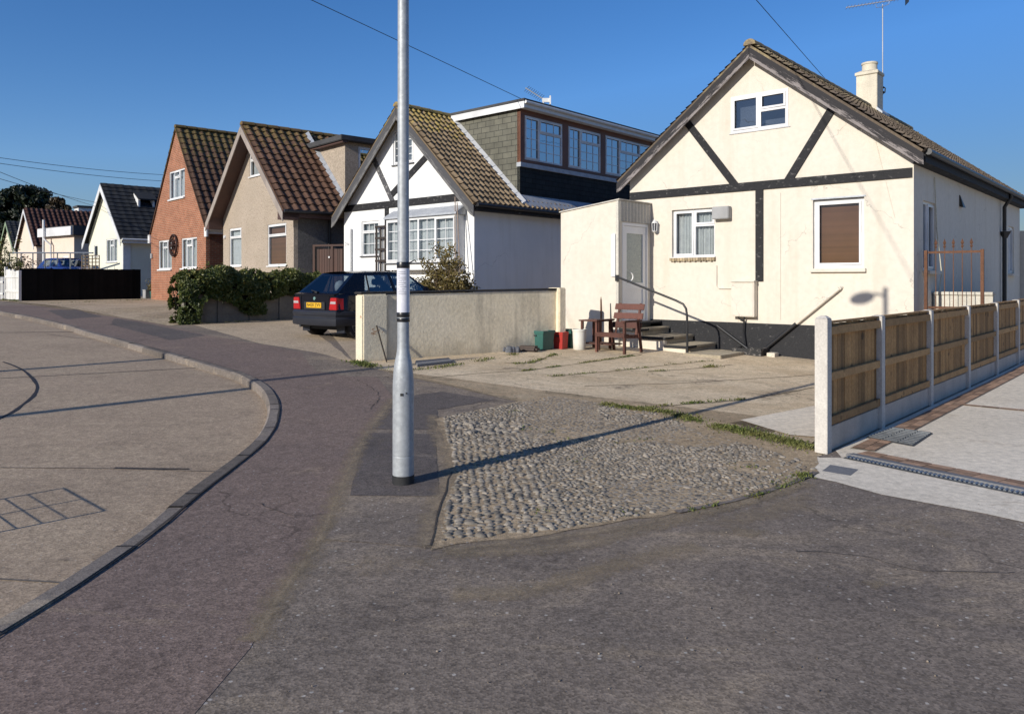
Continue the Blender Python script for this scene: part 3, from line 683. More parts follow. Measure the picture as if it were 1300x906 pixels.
for i, x in enumerate(ft):                       # local x along the fence, local -y toward the drive
    e = E(F0.x + FD.x * x, F0.y + FD.y * x); h = 1.212 if i else 1.245
    mb = MB(); w2 = .058
    mb.prism([(x - w2, -w2, e - .3), (x + w2, -w2, e - .3), (x + w2, w2, e - .3), (x - w2, w2, e - .3)], [(x - w2, -w2, e + h), (x + w2, -w2, e + h), (x + w2, w2, e + h), (x - w2, w2, e + h)])
    mb.prism([(x - w2, -w2, e + h + .001), (x + w2, -w2, e + h + .001), (x + w2, w2, e + h + .001), (x - w2, w2, e + h + .001)], [(x - .025, -.025, e + h + (.028 if not i else .012)), (x + .025, -.025, e + h + (.028 if not i else .012)), (x + .025, .025, e + h + (.028 if not i else .012)), (x - .025, .025, e + h + (.028 if not i else .012))])
    mb.build('concrete_post', m_fconc, t, bevel=.004)
for x0, x1 in zip(ft, ft[1:]):
    a, b = x0 + .058, x1 - .058; e0 = E(F0.x + FD.x * x0, F0.y + FD.y * x0); e1 = E(F0.x + FD.x * x1, F0.y + FD.y * x1); e = (e0 + e1) / 2
    mb = MB(); mb.box(a, b, -.022, .022, e - .2, e + .225); mb.build('gravel_board', m_gravel, t, bevel=.004)
    mb = MB(); x = a + .003
    while x < b - .01:
        wv = min(.098, b - x - .004); mb.box(x, x + wv, -.004 + U(0, .004), .018, e + .23, e + 1.19 + U(-.004, .004), R()); x += wv + .0045
    pnl = mb.build('fence_panel', m_board, t)
    for z in (.245, .66, 1.09):
        mb = MB(); mb.box(a + .002, b - .002, -.042 - (.004 if z > 1 else 0), -.005, e + z, e + z + .078, R()); mb.build('rail', m_rail, pnl, bevel=.004)
    mb = MB(); mb.box(a + .002, b - .002, -.03, .026, e + 1.197, e + 1.215, R()); mb.build('capping', m_rail, pnl, bevel=.003)

# ---------------------------------------------------------------- overhead wires
m_wire = pm('wire', (.03, .05, .08), rough=.6, v2=0, bump=0)
def wire(label, a, b, r, sag):
    a, b = Vector(a), Vector(b); mb = MB(); P = []
    for i in range(25):
        f = i / 24; P.append(a.lerp(b, f) - Vector((0, 0, sag * 4 * f * (1 - f))))
    mb.tube(P, r, 5); o = mb.build('overhead_wire', m_wire, smooth=60); tag(o, label, 'wire', group='overhead wires'); return o
# ---------------------------------------------------------------- house kit
m_pvc = pm('white plastic', (.80, .80, .80), rough=.3, spec=.5, v2=.03, bump=0)
m_pvcb = pm('painted white timber', (.72, .72, .71), (.64, .64, .63), rough=.5, v2=.08, s1=4)
m_glass = glass_mat('window glass', (.78, .82, .84), .13)
m_gmid = glass_mat('grey window glass', (.5, .55, .6), .24)
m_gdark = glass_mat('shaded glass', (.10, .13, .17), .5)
m_net = pm('net curtain', (.62, .62, .60), (.5, .5, .5), rough=.9, v2=.1, s1=8, bump=0)
m_blind = pm('wooden blind', (.30, .135, .07), (.25, .11, .055), rough=.6, tint=.1, v2=.03, bump=0)
m_gut = pm('black gutter', (.02, .02, .022), rough=.4, spec=.5, v2=.1, bump=0)
m_lead = pm('lead flashing', (.46, .48, .51), (.36, .38, .41), rough=.55, metal=.2, s1=5, bump=.3, bs=10)
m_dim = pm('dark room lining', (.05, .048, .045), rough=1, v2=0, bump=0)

class House:
    """local x along the front toward the viewer's right, local y into the house, z up; origin at the front left corner"""
    def __init__(s, name, label, cat, right, d, W, D, e, ze, za):
        s.d = Vector(d).normalized(); s.n = Vector((-s.d.y, s.d.x)); s.W, s.D, s.ze, s.za = W, D, ze, za; s.e = e
        s.r = Vector(right); s.o = s.r - s.d * W
        s.t = thing(name, label, cat, (s.o.x, s.o.y, e), math.atan2(s.d.y, s.d.x)); s.rz = math.atan2(s.d.y, s.d.x)
        s.tan = (za - ze) / (W / 2); s.p = math.atan(s.tan)
    def fr(s, px, py, d=0):
        r = (px - CX) / F; o = s.o + s.n * d; a = (r * o.y - o.x) / (s.d.x - r * s.d.y); Y = o.y + a * s.d.y
        return a, EYE + (HY - py) * Y / F - s.e
    def sd(s, px, py, off=0):
        r = (px - CX) / F; o = s.r + s.d * off; a = (r * o.y - o.x) / (s.n.x - r * s.n.y); Y = o.y + a * s.n.y
        return a, EYE + (HY - py) * Y / F - s.e
    def world(s, x, y, z): q = s.o + s.d * x + s.n * y; return Vector((q.x, q.y, s.e + z))
    def rect(s, fn, x0, yt, x1, yb, **k):
        """opening from its left edge: (x0, top y, x1, bottom y) at the left edge"""
        a0, z1 = fn(x0, yt, **k); a1, _ = fn(x1, yt, **k); _, z0 = fn(x0, yb, **k); return (a0, a1, z0, z1)
    def ms(s, off=0): return lambda a, d, z: (s.W + off - d, a, z)

def win(h, mp, rc, panes, d=.06, fw=.05, mat=None, glass=None, bars=None, blind=None, sill=.05, sillmat=None, sillh=.04, casing=.03, name='window', par=None):
    mat = mat or m_pvc; glass = glass or m_glass; a0, a1, z0, z1 = rc; W, Hh = a1 - a0, z1 - z0
    mb = MB(); holes = []; rings = []
    for p in panes:
        x0, x1, y0, y1 = p[:4]
        hx = (a0 + W * x0 + fw * (1 if x0 == 0 else .5), a0 + W * x1 - fw * (1 if x1 == 1 else .5), z0 + Hh * y0 + fw * (1 if y0 == 0 else .5), z0 + Hh * y1 - fw * (1 if y1 == 1 else .5))
        if len(p) > 4 and p[4]: rings.append(hx); hx = (hx[0] + .012, hx[1] - .012, hx[2] + .012, hx[3] - .012)
        holes.append(hx)
    mb.plate(mp, [(a0, z1), (a1, z1)], z0, holes, d, d + .06)
    for r in rings:
        c = casing; mb.plate(mp, [(r[0] - c * .3, r[3] + c * .3), (r[1] + c * .3, r[3] + c * .3)], r[2] - c * .3, [(r[0] + c, r[1] - c, r[2] + c, r[3] - c)], d - .018, d - .001)
    if bars:
        for k, hx in enumerate(holes):
            nx, nz = bars[k] if isinstance(bars, list) else bars; dd = d + .018
            for i in range(1, nx): x = hx[0] + (hx[1] - hx[0]) * i / nx; mb.box(x - .009, x + .009, dd, dd + .008, hx[2], hx[3], mp=mp)
            for i in range(1, nz): z = hx[2] + (hx[3] - hx[2]) * i / nz; mb.box(hx[0], hx[1], dd + .001, dd + .007, z - .009, z + .009, mp=mp)
    w_ = mb.build(name, mat, par or h.t)
    mb = MB()
    for hx in holes: mb.quad(mp(hx[0], d + .03, hx[2]), mp(hx[1], d + .03, hx[2]), mp(hx[1], d + .03, hx[3]), mp(hx[0], d + .03, hx[3]))
    mb.build('pane', glass, w_)
    if sill: mb = MB(); mb.box(a0 - .04, a1 + .04, -sill, d, z0 - sillh, z0 - .002, mp=mp); mb.build('sill', sillmat or mat, w_, bevel=.006)
    if blind:
        kind = blind if isinstance(blind, str) else blind[0]
        mb = MB()
        if kind == 'wood':
            z = z0 + .06
            while z < z1 - .04: mb.add([mp(a0 + .03, d + .10, z), mp(a1 - .03, d + .10, z), mp(a1 - .03, d + .075, z + .042), mp(a0 + .03, d + .075, z + .042)], [(0, 1, 2, 3)], R()); z += .04
            mb.build('blind', m_blind, w_)
        elif kind == 'net':
            n = 60; lo = []; top = z1 - .02; bot = z0 + .02; g = blind[1] if not isinstance(blind, str) else 0
            for i in range(n):
                f = i / (n - 1); a = a0 + .02 + (W - .04) * f
                if g and abs(f - blind[2]) < g * .5: lo.append(None); continue
                lo.append((a, d + .12 + .02 * math.sin(i * 1.3) + .008 * math.sin(i * 3.1)))
            for i in range(n - 1):
                if lo[i] and lo[i + 1]: p, q = lo[i], lo[i + 1]; mb.quad(mp(p[0], p[1], bot), mp(q[0], q[1], bot), mp(q[0], q[1], top), mp(p[0], p[1], top))
            mb.build('curtain', m_net, w_)
        elif kind == 'roller':
            mb.quad(mp(a0 + .03, d + .1, z0), mp(a1 - .03, d + .1, z0), mp(a1 - .03, d + .1, z1), mp(a0 + .03, d + .1, z1)); mb.build('blind', m_net, w_)
    return w_

def walls(h, mat, front, right, zb=-.5, name='wall', th=.14, side=None):
    W, D, ze, za = h.W, h.D, h.ze, h.za; mb = MB()
    mb.plate(I, [(0, ze), (W / 2, za), (W, ze)], zb, front, 0, th)
    m2 = MB() if side else mb
    m2.plate(h.ms(), [(th, ze), (D - th, ze)], zb, right, 0, th)
    if side: m2.build('side_wall', side, h.t)
    mb.plate(lambda a, d, z: (d, a, z), [(th, ze), (D - th, ze)], zb, [], 0, th)
    mb.plate(lambda a, d, z: (a, D - d, z), [(0, ze), (W / 2, za), (W, ze)], zb, [], 0, th)
    w_ = mb.build(name, mat, h.t)
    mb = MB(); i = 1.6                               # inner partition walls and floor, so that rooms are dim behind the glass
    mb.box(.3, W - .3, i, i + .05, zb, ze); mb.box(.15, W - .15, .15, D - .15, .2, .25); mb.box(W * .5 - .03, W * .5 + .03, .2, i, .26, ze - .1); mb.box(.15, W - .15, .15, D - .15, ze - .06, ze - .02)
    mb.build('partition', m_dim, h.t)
    return w_

def roof(h, mat, ovs, ovf, ovb, tw=.3, ch=.32, amp=.05, lip=.03, name='roof', cap=None, under=.05, prof=None):
    W, D = h.W, h.D; cp, sp = math.cos(h.p), math.sin(h.p); mb = MB(); L = D + ovf + ovb
    for sg in (1, -1):
        O = Vector((W / 2, -ovf, h.za + under + .05)); V = Vector((sg * cp, 0, -sp)); N = Vector((sg * sp, 0, cp)); Sx = (W / 2 + ovs) / cp
        nc = max(1, round(Sx / ch)); c = Sx / nc; nt = max(1, round(L / tw)); wv = L / nt
        pr = prof or [0, .0, .35, 1, 1, .35]
        k = len(pr); us = [i * wv / k for i in range(nt * k + 1)]; hs = [pr[i % k] * amp for i in range(nt * k + 1)]
        vs = []; fs = []; ts = []; n = len(us)
        for j in range(nc):
            jit = [U(-.009, .009) + (U(-.02, .03) if R() < .03 else 0) for _ in range(nt + 1)]; lf = [U(0, .008) + (.012 if R() < .04 else 0) for _ in range(nt + 1)]
            for q, (v, up) in enumerate(((j * c, .0), ((j + 1) * c + .012, lip))):
                for i, uu in enumerate(us): vs.append(O + Vector((0, uu, 0)) + V * (v + jit[min(i // k, nt)]) + N * (hs[i] + up + (lf[min(i // k, nt)] if q else 0)))
            b = j * 2 * n; tv = [R() for _ in range(nt)]
            for i in range(n - 1):
                fs.append((b + i, b + i + 1, b + n + i + 1, b + n + i)); ts.append(tv[i // k])
                if j < nc - 1: fs.append((b + n + i, b + n + i + 1, b + 2 * n + i + 1, b + 2 * n + i)); ts.append(.1)
        # last lip closed down to the deck
        b = len(vs); 
        for i, uu in enumerate(us): vs.append(O + Vector((0, uu, 0)) + V * (Sx + .01) + N * -.03)
        l = (nc * 2 - 1) * n
        for i in range(n - 1): fs.append((l + i, l + i + 1, b + i + 1, b + i)); ts.append(.2)
        mb.add(vs, fs, ts)
        P = [O + N * -.012, O + N * -.012 + V * Sx, O + N * -.06 + V * Sx, O + N * -.06]
        mb.prism(P, [p + Vector((0, L, 0)) for p in P], .2)
    r_ = mb.build(name, mat, h.t)
    if cap:
        mb = MB(); z = h.za + under + .05; x = 0
        while x < L:
            l = min(.42, L - x); P = [(W / 2 + .13 * math.cos(a), -ovf + x, z - .02 + .12 * math.sin(a)) for a in [math.pi * i / 6 for i in range(7)]]
            Q = [(p[0] + (p[0] - W / 2) * .08, -ovf + x + l, p[2] + .01) for p in P]; mb.prism(P, Q, R()); x += l
        mb.build('ridge', cap, r_)
    return r_

def barge(h, mat, ovs, ovf, w=.2, th=.03, under=.05, name='bargeboard', drop=0, cut=True, sides=(-1, 1)):
    cp = math.cos(h.p)
    for sg in sides:
        x = lambda f: h.W / 2 + sg * f; e = h.W / 2 + ovs; zt = h.za + under - .02 - drop; k = h.tan; v = w / cp
        A = [(x(.004), -ovf - th, zt), (x(e), -ovf - th, zt - k * e), (x(e), -ovf - th, zt - k * e - v * (.85 if cut else 1)), (x(e - w * .5 if cut else e), -ovf - th, zt - k * (e - (w * .5 if cut else 0)) - v), (x(.004), -ovf - th, zt - v)]
        mb = MB(); mb.prism(A, [(p[0], -ovf - .002, p[2]) for p in A]); mb.build(name, mat, h.t, fixn=True)

def gutter(h, ovs, y0, y1, mat=None, under=.05, r=.055, fascia=None, fh=.16):
    z = h.za + under - h.tan * (h.W / 2 + ovs); x = h.W + ovs
    mb = MB(); mb.tube([(x + .05, y0, z + .015), (x + .05, y1, z + .015)], r, 10); g = mb.build('gutter', mat or m_gut, h.t, smooth=60)
    if fascia: mb = MB(); mb.box(x - .025, x, y0, y1, z - fh, z + .02); mb.box(h.W + .003, x - .026, y0 + .01, y1, z - fh, z - fh + .015); mb.build('fascia', fascia, h.t)
    return z, x

def beam(h, pts, w, mat, d=-.03, name='timber_beam'):
    """flat timber on the front wall between two spots given in wall coordinates"""
    (a, z), (b, y) = pts; mb = MB(); v = Vector((b - a, y - z)).normalized(); n = Vector((-v.y, v.x)) * w / 2
    P = [(a + n.x, z + n.y), (a - n.x, z - n.y), (b - n.x, y - n.y), (b + n.x, y + n.y)]
    mb.prism([(p[0], d, p[1]) for p in P], [(p[0], .004, p[1]) for p in P]); return mb.build(name, mat, h.t, fixn=True)

D1_ = (.748, -.664); D3_ = (.672, -.741)
# ================================================================ 1. cream bungalow at the right
m_cream = pm('cream painted render', (.665, .612, .525), (.64, .585, .495), rough=.85, s1=1.1, s2=9, v2=.05, crack=.5, trowel=2.5, bump=.3, bs=22, bd=.012, dirt=(.95, (.62, .54, .40), .35), streak=((.52, .455, .35), .4))
m_blk = peel_mat('black painted plinth', (.022, .022, .024), (.10, .095, .09), .1)
m_timb = peel_mat('black painted timber', (.018, .018, .02), (.12, .115, .11), .2)
m_barge = peel_mat('flaking bargeboard', (.03, .028, .03), (.33, .29, .285), .75, 2.6)
m_tileB = tile_mat('weathered brown tiles', (.17, .13, .09), (.12, .093, .07), (.32, .255, .14), 3.6, 6.4, .75)
hb = House('cream_bungalow', 'cream rendered bungalow with black timber bands, flaking bargeboards and a flat roofed porch', 'house', (7.088, 13.48), D1_, 5.89, 11.2, .13, 3.80, 6.10)
wl = hb.rect(hb.fr, 853, 267, 907.5, 327); wr = hb.rect(hb.fr, 1032, 254, 1097, 341); wu = hb.rect(hb.fr, 928, 124, 1001, 170)
s1 = hb.rect(hb.sd, 1172, 254, 1187, 343); s2 = hb.rect(hb.sd, 1280, 284, 1291, 345)
s1 = (s1[0], s1[0] + .95, s1[2], s1[3]); s2 = (s2[0], min(s2[0] + .9, 11.0), s1[2], s1[3])
walls(hb, m_cream, [wl, wr, wu], [s1, s2])
pz = .61
mb = MB(); mb.box(.55, 5.89 + .015, -.014, .1, -.5, pz); mb.build('plinth', m_blk, hb.t)
mb = MB(); mb.box(5.80, 5.902, .101, 11.2, -.5, pz - .02); mb.build('plinth', m_blk, hb.t)
win(hb, I, wl, [(0, .5, 0, 1, 1), (.5, 1, .66, 1, 1), (.5, 1, 0, .66)], d=.07, blind=('net', .0, 0), sill=0)
mb = MB(); a0, a1, z0, z1 = wl
for i in range(17): x = a0 - .02 + (a1 - a0 + .05) * i / 17; mb.box(x, x + (a1 - a0 + .05) / 17 - .008, -.07, -.001, z0 - .075 - (i % 2) * .012, z0 - .012, R())
mb.build('tile_sill', pm('sill tiles', (.42, .33, .2), (.3, .24, .16), tint=.3), hb.t)
mb = MB(); mb.box(a0 - .02, a1 + .02, -.045, .07, z0 - .011, z0 + .006); mb.build('sill', m_pvc, hb.t)
win(hb, I, wr, [(0, 1, 0, 1, 1)], d=.07, fw=.075, blind='wood', sill=.07, sillmat=m_cream, sillh=.07)
mb = MB(); mb.box(wr[0] - .03, wr[1] + .03, -.012, .09, wr[3], wr[3] + .03); mb.build('lintel', m_lead, hb.t)
win(hb, I, wu, [(0, .51, 0, 1, 1), (.51, 1, .52, 1, 1), (.51, 1, 0, .52)], d=-.012, fw=.06, blind=None, sill=.02, sillh=.02, glass=m_gmid)
mb = MB(); mb.quad((wu[0], .2, wu[2]), (wu[1], .2, wu[2]), (wu[1], .2, wu[2] + .22), (wu[0], .2, wu[2] + .22)); mb.quad((wu[0] + .05, .22, wu[2]), (wu[0] + .55, .22, wu[2]), (wu[0] + .55, .22, wu[3]), (wu[0] + .05, .22, wu[3])); mb.build('curtain', pm('dim curtain', (.30, .30, .32), v2=.2), hb.t)
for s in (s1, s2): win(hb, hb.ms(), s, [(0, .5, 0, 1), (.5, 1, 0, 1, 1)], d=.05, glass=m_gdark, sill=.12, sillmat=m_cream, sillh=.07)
roof(hb, m_tileB, .21, .22, .15, tw=.21, ch=.16, amp=.035, lip=.028, cap=m_tileB)
for sg_ in (-1, 1): barge(hb, board_mat('flaking bargeboard', sg_, hb.p, hb.W, hb.za + .03, .185, (.028, .026, .028), (.32, .285, .275)), .21, .20, w=.185, sides=(sg_,))
z_, x_ = gutter(hb, .21, -.1, 11.3, fascia=m_timb)
# soffit of the front overhang
cp, sp = math.cos(hb.p), math.sin(hb.p)
# timber bands
bl = hb.fr(812, 246.5); br = hb.fr(1156, 222); zb_ = (bl[1] + br[1]) / 2
beam(hb, ((.02, zb_), (5.87, zb_)), .17, m_timb)
x0 = hb.fr(964.5, 300)[0]; beam(hb, ((x0, hb.fr(964.5, 357)[1]), (x0, zb_ - .086)), .16, m_timb, d=-.028)
beam(hb, (hb.fr(935, 237), hb.fr(869, 151)), .15, m_timb, d=-.026); beam(hb, (hb.fr(1000, 231), hb.fr(1063, 128)), .16, m_timb, d=-.026)
# chimney astride the ridge
m_chim = pm('cream painted brick', (.68, .62, .49), (.6, .54, .43), s1=4, v2=.1, bump=.5, bs=16, streak=((.38, .34, .27), .4))
r = (1104 - CX) / F; ap_ = hb.o + hb.d * 2.945; k = (r * ap_.y - ap_.x) / (hb.n.x - r * hb.n.y); Yc = ap_.y + hb.n.y * k; ztop = EYE + (HY - 91) * Yc / F - hb.e
mb = MB(); cx = 2.945; mb.box(cx - .27, cx + .27, k - .27, k + .27, 5.2, ztop - .14); mb.box(cx - .30, cx + .30, k - .30, k + .30, ztop - .139, ztop - .05); mb.prism([(cx - .29, k - .29, ztop - .049), (cx + .29, k - .29, ztop - .049), (cx + .29, k + .29, ztop - .049), (cx - .29, k + .29, ztop - .049)], [(cx - .2, k - .2, ztop), (cx + .2, k - .2, ztop), (cx + .2, k + .2, ztop), (cx - .2, k + .2, ztop)])
ch = mb.build('chimney', m_chim, hb.t, bevel=.012)
mb = MB(); mb.lathe([(.2, -.02), (.19, .17), (.21, .18), (.21, .23), (.17, .235), (.16, .1)], 20, c=(cx, k, ztop)); mb.build('chimney_pot', m_chim, ch, smooth=40)
mb = MB(); mb.plate(lambda a, d, z: (cx - .3 + d, k - .31 + a, z), [(0, 0), (.62, 0)], -1, [], 0, .01)
mb = MB(); zz = 6.2
for sg in (1, -1):
    P = [(cx + sg * .272, k - .33), (cx + sg * .42, k - .33)]
    q = lambda x: hb.za + .22 - hb.tan * abs(x - 2.945)
    mb.hexa([(P[0][0], k - .33, q(P[0][0]) - .04), (P[1][0], k - .33, q(P[1][0]) - .04), (P[1][0], k + .33, q(P[1][0]) - .04), (P[0][0], k + .33, q(P[0][0]) - .04), (P[0][0], k - .33, q(P[0][0]) + .05), (P[1][0], k - .33, q(P[1][0]) + .01), (P[1][0], k + .33, q(P[1][0]) + .01), (P[0][0], k + .33, q(P[0][0]) + .05)])
mb.build('flashing', m_lead, ch)
# vent box, meter cupboard, pipes, lamp
m_gbox = pm('grey vent box', (.36, .36, .36), rough=.6, v2=.05)
a, z = hb.fr(908, 279); a1, z1 = hb.fr(929, 262)
mb = MB(); mb.box(a, a1, -.16, -.001, z, z1); mb.build('vent_box', m_gbox, hb.t, bevel=.012)
a, z = hb.fr(933, 401); a1, z1 = hb.fr(962, 358)
mb = MB(); mb.box(a, a1, -.17, -.016, z, z1); mb.box(a - .012, a1 + .012, -.2, -.016, z1 + .001, z1 + .03); mb.box(a + .02, a1 - .02, -.178, -.171, z + .02, z1 - .02); mb.build('meter_cupboard', m_cream, hb.t, bevel=.01)
mb = MB(); mx = (a + a1) / 2; mb.tube([(mx, -.09, z), (mx - .02, -.09, z - .3), (mx + .05, -.09, -.05)], .016, 6); mb.tube([(mx - .12, -.09, z), (mx - .12, -.09, z - .04), (mx - .02, -.09, z - .08)], .02, 6); mb.build('gas_pipe', m_gut, hb.t)
P = [hb.fr(910, 337), hb.fr(910, 363), hb.fr(913, 366), hb.fr(932, 366)]
mb = MB(); mb.tube([(q[0], -.02, q[1]) for q in P], .014, 6); mb.build('conduit', m_cream, hb.t)
mb = MB(); q1 = hb.fr(1112, 180); mb.tube([(q1[0], -.008, q1[1]), (q1[0] + .32, -.008, q1[1] - 1.4)], .005, 5); mb.tube([(hb.fr(991, 240)[0], -.008, 3.2), (hb.fr(991, 240)[0], -.008, .7)], .005, 5); mb.build('cable', m_cream, hb.t)
# waste pipes running down to the gully
g = hb.fr(975, 441); p1 = hb.fr(1067, 366); f_ = (pz + .03 - g[1]) / (p1[1] - g[1]); mid = (g[0] + (p1[0] - g[0]) * f_, g[1] + (p1[1] - g[1]) * f_)
mb = MB(); mb.tube([(p1[0], -.06, p1[1]), (mid[0], -.06, mid[1])], .034, 10); mb.tube([(p1[0], -.06, p1[1]), (p1[0] + .03, .02, p1[1] + .02)], .034, 10); mb.build('waste_pipe', m_cream, hb.t, smooth=50)
mb = MB(); mb.tube([(mid[0], -.06, mid[1]), (g[0], -.07, g[1])], .036, 10); p2 = hb.fr(912, 413); mb.tube([(p2[0], -.06, p2[1]), (hb.fr(955, 441)[0], -.12, .07)], .03, 10); mb.build('waste_pipe', m_gut, hb.t, smooth=50)
ga, gz = hb.fr(941, 452); gb, _ = hb.fr(978, 452)
mb = MB(); mb.plate(lambda a, d, z: (a, -z - .02, d), [(ga, .42), (gb, .42)], 0, [(ga + .06, gb - .06, .06, .36)], -.15, .13); mb.build('gully_surround', peel_mat('painted brick gully', (.03, .03, .03), (.2, .18, .16), .5), hb.t)
mb = MB(); mb.box(gb + .06, gb + .22, -.32, -.12, -.12, .06); mb.build('air_brick', m_cream, hb.t, bevel=.006)
# splash stain
# coach lamp by the porch
la, lz = hb.fr(834, 289)
mb = MB(); mb.box(la - .035, la + .035, -.012, .0, lz - .13, lz + .15); mb.bar((la, -.01, lz - .08), (la, -.1, lz - .1), .02, .02); mb.lathe([(.03, 0), (.06, .03), (.06, .035)], 6, c=(la, -.1, lz - .11)); mb.lathe([(.075, 0), (.03, .06), (.012, .09)], 6, c=(la, -.1, lz + .09))
for i in range(6): aa = i * math.pi / 3; mb.bar((la + .055 * math.cos(aa), -.1 + .055 * math.sin(aa), lz - .08), (la + .066 * math.cos(aa), -.1 + .066 * math.sin(aa), lz + .09), .01, .01)
wlm = mb.build('wall_lamp', m_pvcb, hb.t); mb = MB(); mb.lathe([(.045, 0), (.055, .16)], 6, c=(la, -.1, lz - .075)); mb.build('lamp_glass', m_gdark, wlm)
# downpipe and vent on the shaded side
da, dz = hb.sd(1270, 300)
mb = MB(); X = 5.89; mb.tube([(X + .25, da - .12, z_), (X + .25, da - .1, z_ - .1), (X + .09, da, z_ - .34), (X + .09, da, z_ - .95)], .045, 10); mb.lathe([(.05, -.02), (.12, .12), (.13, .16)], 4, c=(X + .1, da, z_ - 1.12)); mb.tube([(X + .09, da, z_ - 1.0), (X + .09, da, -.1)], .05, 10); mb.build('downpipe', m_gut, hb.t, smooth=50)
va, vz = hb.sd(1219, 256); mb = MB(); mb.prism([(X + .002, va - .1, vz - .11), (X + .002, va + .12, vz - .11), (X + .002, va - .1, vz + .13)], [(X + .08, va - .1, vz - .13), (X + .08, va + .12, vz - .13), (X + .02, va - .1, vz + .13)]); mb.build('vent_cowl', m_gut, hb.t)
ca, cz = hb.sd(1185, 225)
mb = MB(); mb.tube([(X + .02, ca, cz), (X + .05, ca + .05, 2.4), (X + .1, ca + .18, 1.6), (X + .06, ca + .02, .95), (X + .08, ca - .1, .8)], .010, 5); mb.build('loose_cable', pm('pale cable', (.62, .58, .45)), hb.t, smooth=60)
# rear extension seen past the corner
mb = MB(); mb.box(5.2, 5.89 + .25, 11.4, 14.5, -.3, 2.9); mb.build('rear_extension', m_cream, hb.t)
# porch
px0, px1, py0 = -.99, .544, -1.28
m_ply = pm('corrugated porch sheet', (.56, .53, .47), (.42, .40, .36), rough=.7, streak=((.25, .23, .2), .5))
door = (.12, .98, .60, 2.62)
mr = lambda a, d, z: (px1 - d, py0 + a, z)
mb = MB(); mb.plate(lambda a, d, z: (a, py0 + d, z), [(px0, 2.98), (px1, 3.16)], -.5, [], 0, .1)
mb.plate(mr, [(.101, 3.16), (1.275, 3.16)], -.5, [(.14, 1.16, .58, 2.70)], 0, .1)
mb.plate(lambda a, d, z: (px0 + d, py0 + a, z), [(.101, 2.98), (2.4, 2.98)], -.5, [], 0, .1); mb.plate(lambda a, d, z: (a, py0 + 2.4 - d, z), [(px0 + .1, 2.98), (-.02, 3.0)], -.5, [], 0, .1)
po = mb.build('porch', m_cream, hb.t)
mb = MB(); mb.hexa([(px0 - .03, py0 - .03, 2.985), (px1 + .04, py0 - .03, 3.165), (px1 + .04, -.005, 3.165), (px0 - .03, -.005, 2.985), (px0 - .03, py0 - .03, 3.01), (px1 + .04, py0 - .03, 3.19), (px1 + .04, -.005, 3.19), (px0 - .03, -.005, 3.01)]); mb.build('porch_roof', m_ply, po)
mb = MB(); n = 40; 
for i in range(n):
    a, b = .0 + 1.27 * i / n, .0 + 1.27 * (i + 1) / n; da_, db_ = -.006 - .01 * (1 + math.sin(i * 1.57)), -.006 - .01 * (1 + math.sin((i + 1) * 1.57)); mb.quad(mr(a, da_, 2.72), mr(b, db_, 2.72), mr(b, db_, 3.15), mr(a, da_, 3.15))
mb.build('corrugated_panel', m_ply, po, smooth=60)
mb = MB(); mb.box(px1 - .06, px1 + .006, py0 - .012, py0 + .05, -.4, 3.15); mb.build('corner_board', pm('grey corner board', (.60, .57, .5), streak=((.3, .28, .24), .5)), po)
mb = MB(); mb.box(px1 - .17, px1 - .065, py0 - .035, py0 - .002, 1.55, 2.45); mb.build('white_panel', m_pvc, po, bevel=.004)
m_door = pm('white door', (.80, .80, .80), (.74, .74, .75), rough=.4, v2=.05)
mb = MB(); mb.plate(mr, [(.14, 2.70), (1.16, 2.70)], .58, [(.20, 1.10, .60, 2.64)], -.005, .06)
mb.plate(mr, [(.205, 2.635), (1.095, 2.635)], .605, [(.33, .97, 1.42, 2.48), (.33, .97, .8, 1.28)], .012, .05); mb.plate(mr, [(.33, 1.28), (.97, 1.28)], .8, [], .03, .045)
dr_ = mb.build('door', m_door, po)
mb = MB(); mb.quad(mr(.33, .032, 1.42), mr(.97, .032, 1.42), mr(.97, .032, 2.48), mr(.33, .032, 2.48)); mb.build('door_pane', pm('frosted glass', (.36, .40, .38), (.30, .34, .33), rough=.25, s1=25, bump=.4, bs=30, spec=.5), po)
mb = MB(); pts = [mr(.42 + .06 * math.sin(a), -.005 - .045 * math.sin(a), 1.55 - .09 * math.cos(a)) for a in [math.pi * i / 10 for i in range(11)]]; mb.tube(pts, .014, 6); mb.build('door_handle', m_pvc, po, smooth=60)
mb = MB(); mb.box(px1, px1 + .3, py0 + .1, -.02, .545, .585); mb.build('door_step', m_blk, po)

# concrete steps
m_step = pm('worn concrete steps', (.40, .345, .255), (.33, .28, .2), rough=.9, s2=25, v2=.2, bump=.4, bs=40)
hz = math.atan2(hb.d.y, hb.d.x)
t = thing('concrete_steps', 'concrete front steps with black painted edges and a cream side wall beside the porch', 'steps', (hb.o.x, hb.o.y, hb.e), hz)
sx = [(.86, .47), (1.30, .33), (1.72, .19)]
x0 = .55; mb = MB()
for x1, z in sx: mb.box(x0, x1, -1.10, -.02, -.4, z - .06); x0 = x1
mb = MB(); x0 = .55
top = [(.55, .405), (.86, .405), (.8601, .265), (1.30, .265), (1.3001, .125), (1.72, .125), (1.7201, .0), (2.12, .0)]
mb.plate(lambda a, d, z: (a, -1.22 + d, z), [(.55, .405), (1.02, .405), (1.021, .265), (1.60, .265), (1.601, .12), (2.08, .12)], -.4, [], 0, .11); mb.build('side_wall', m_cream, t)
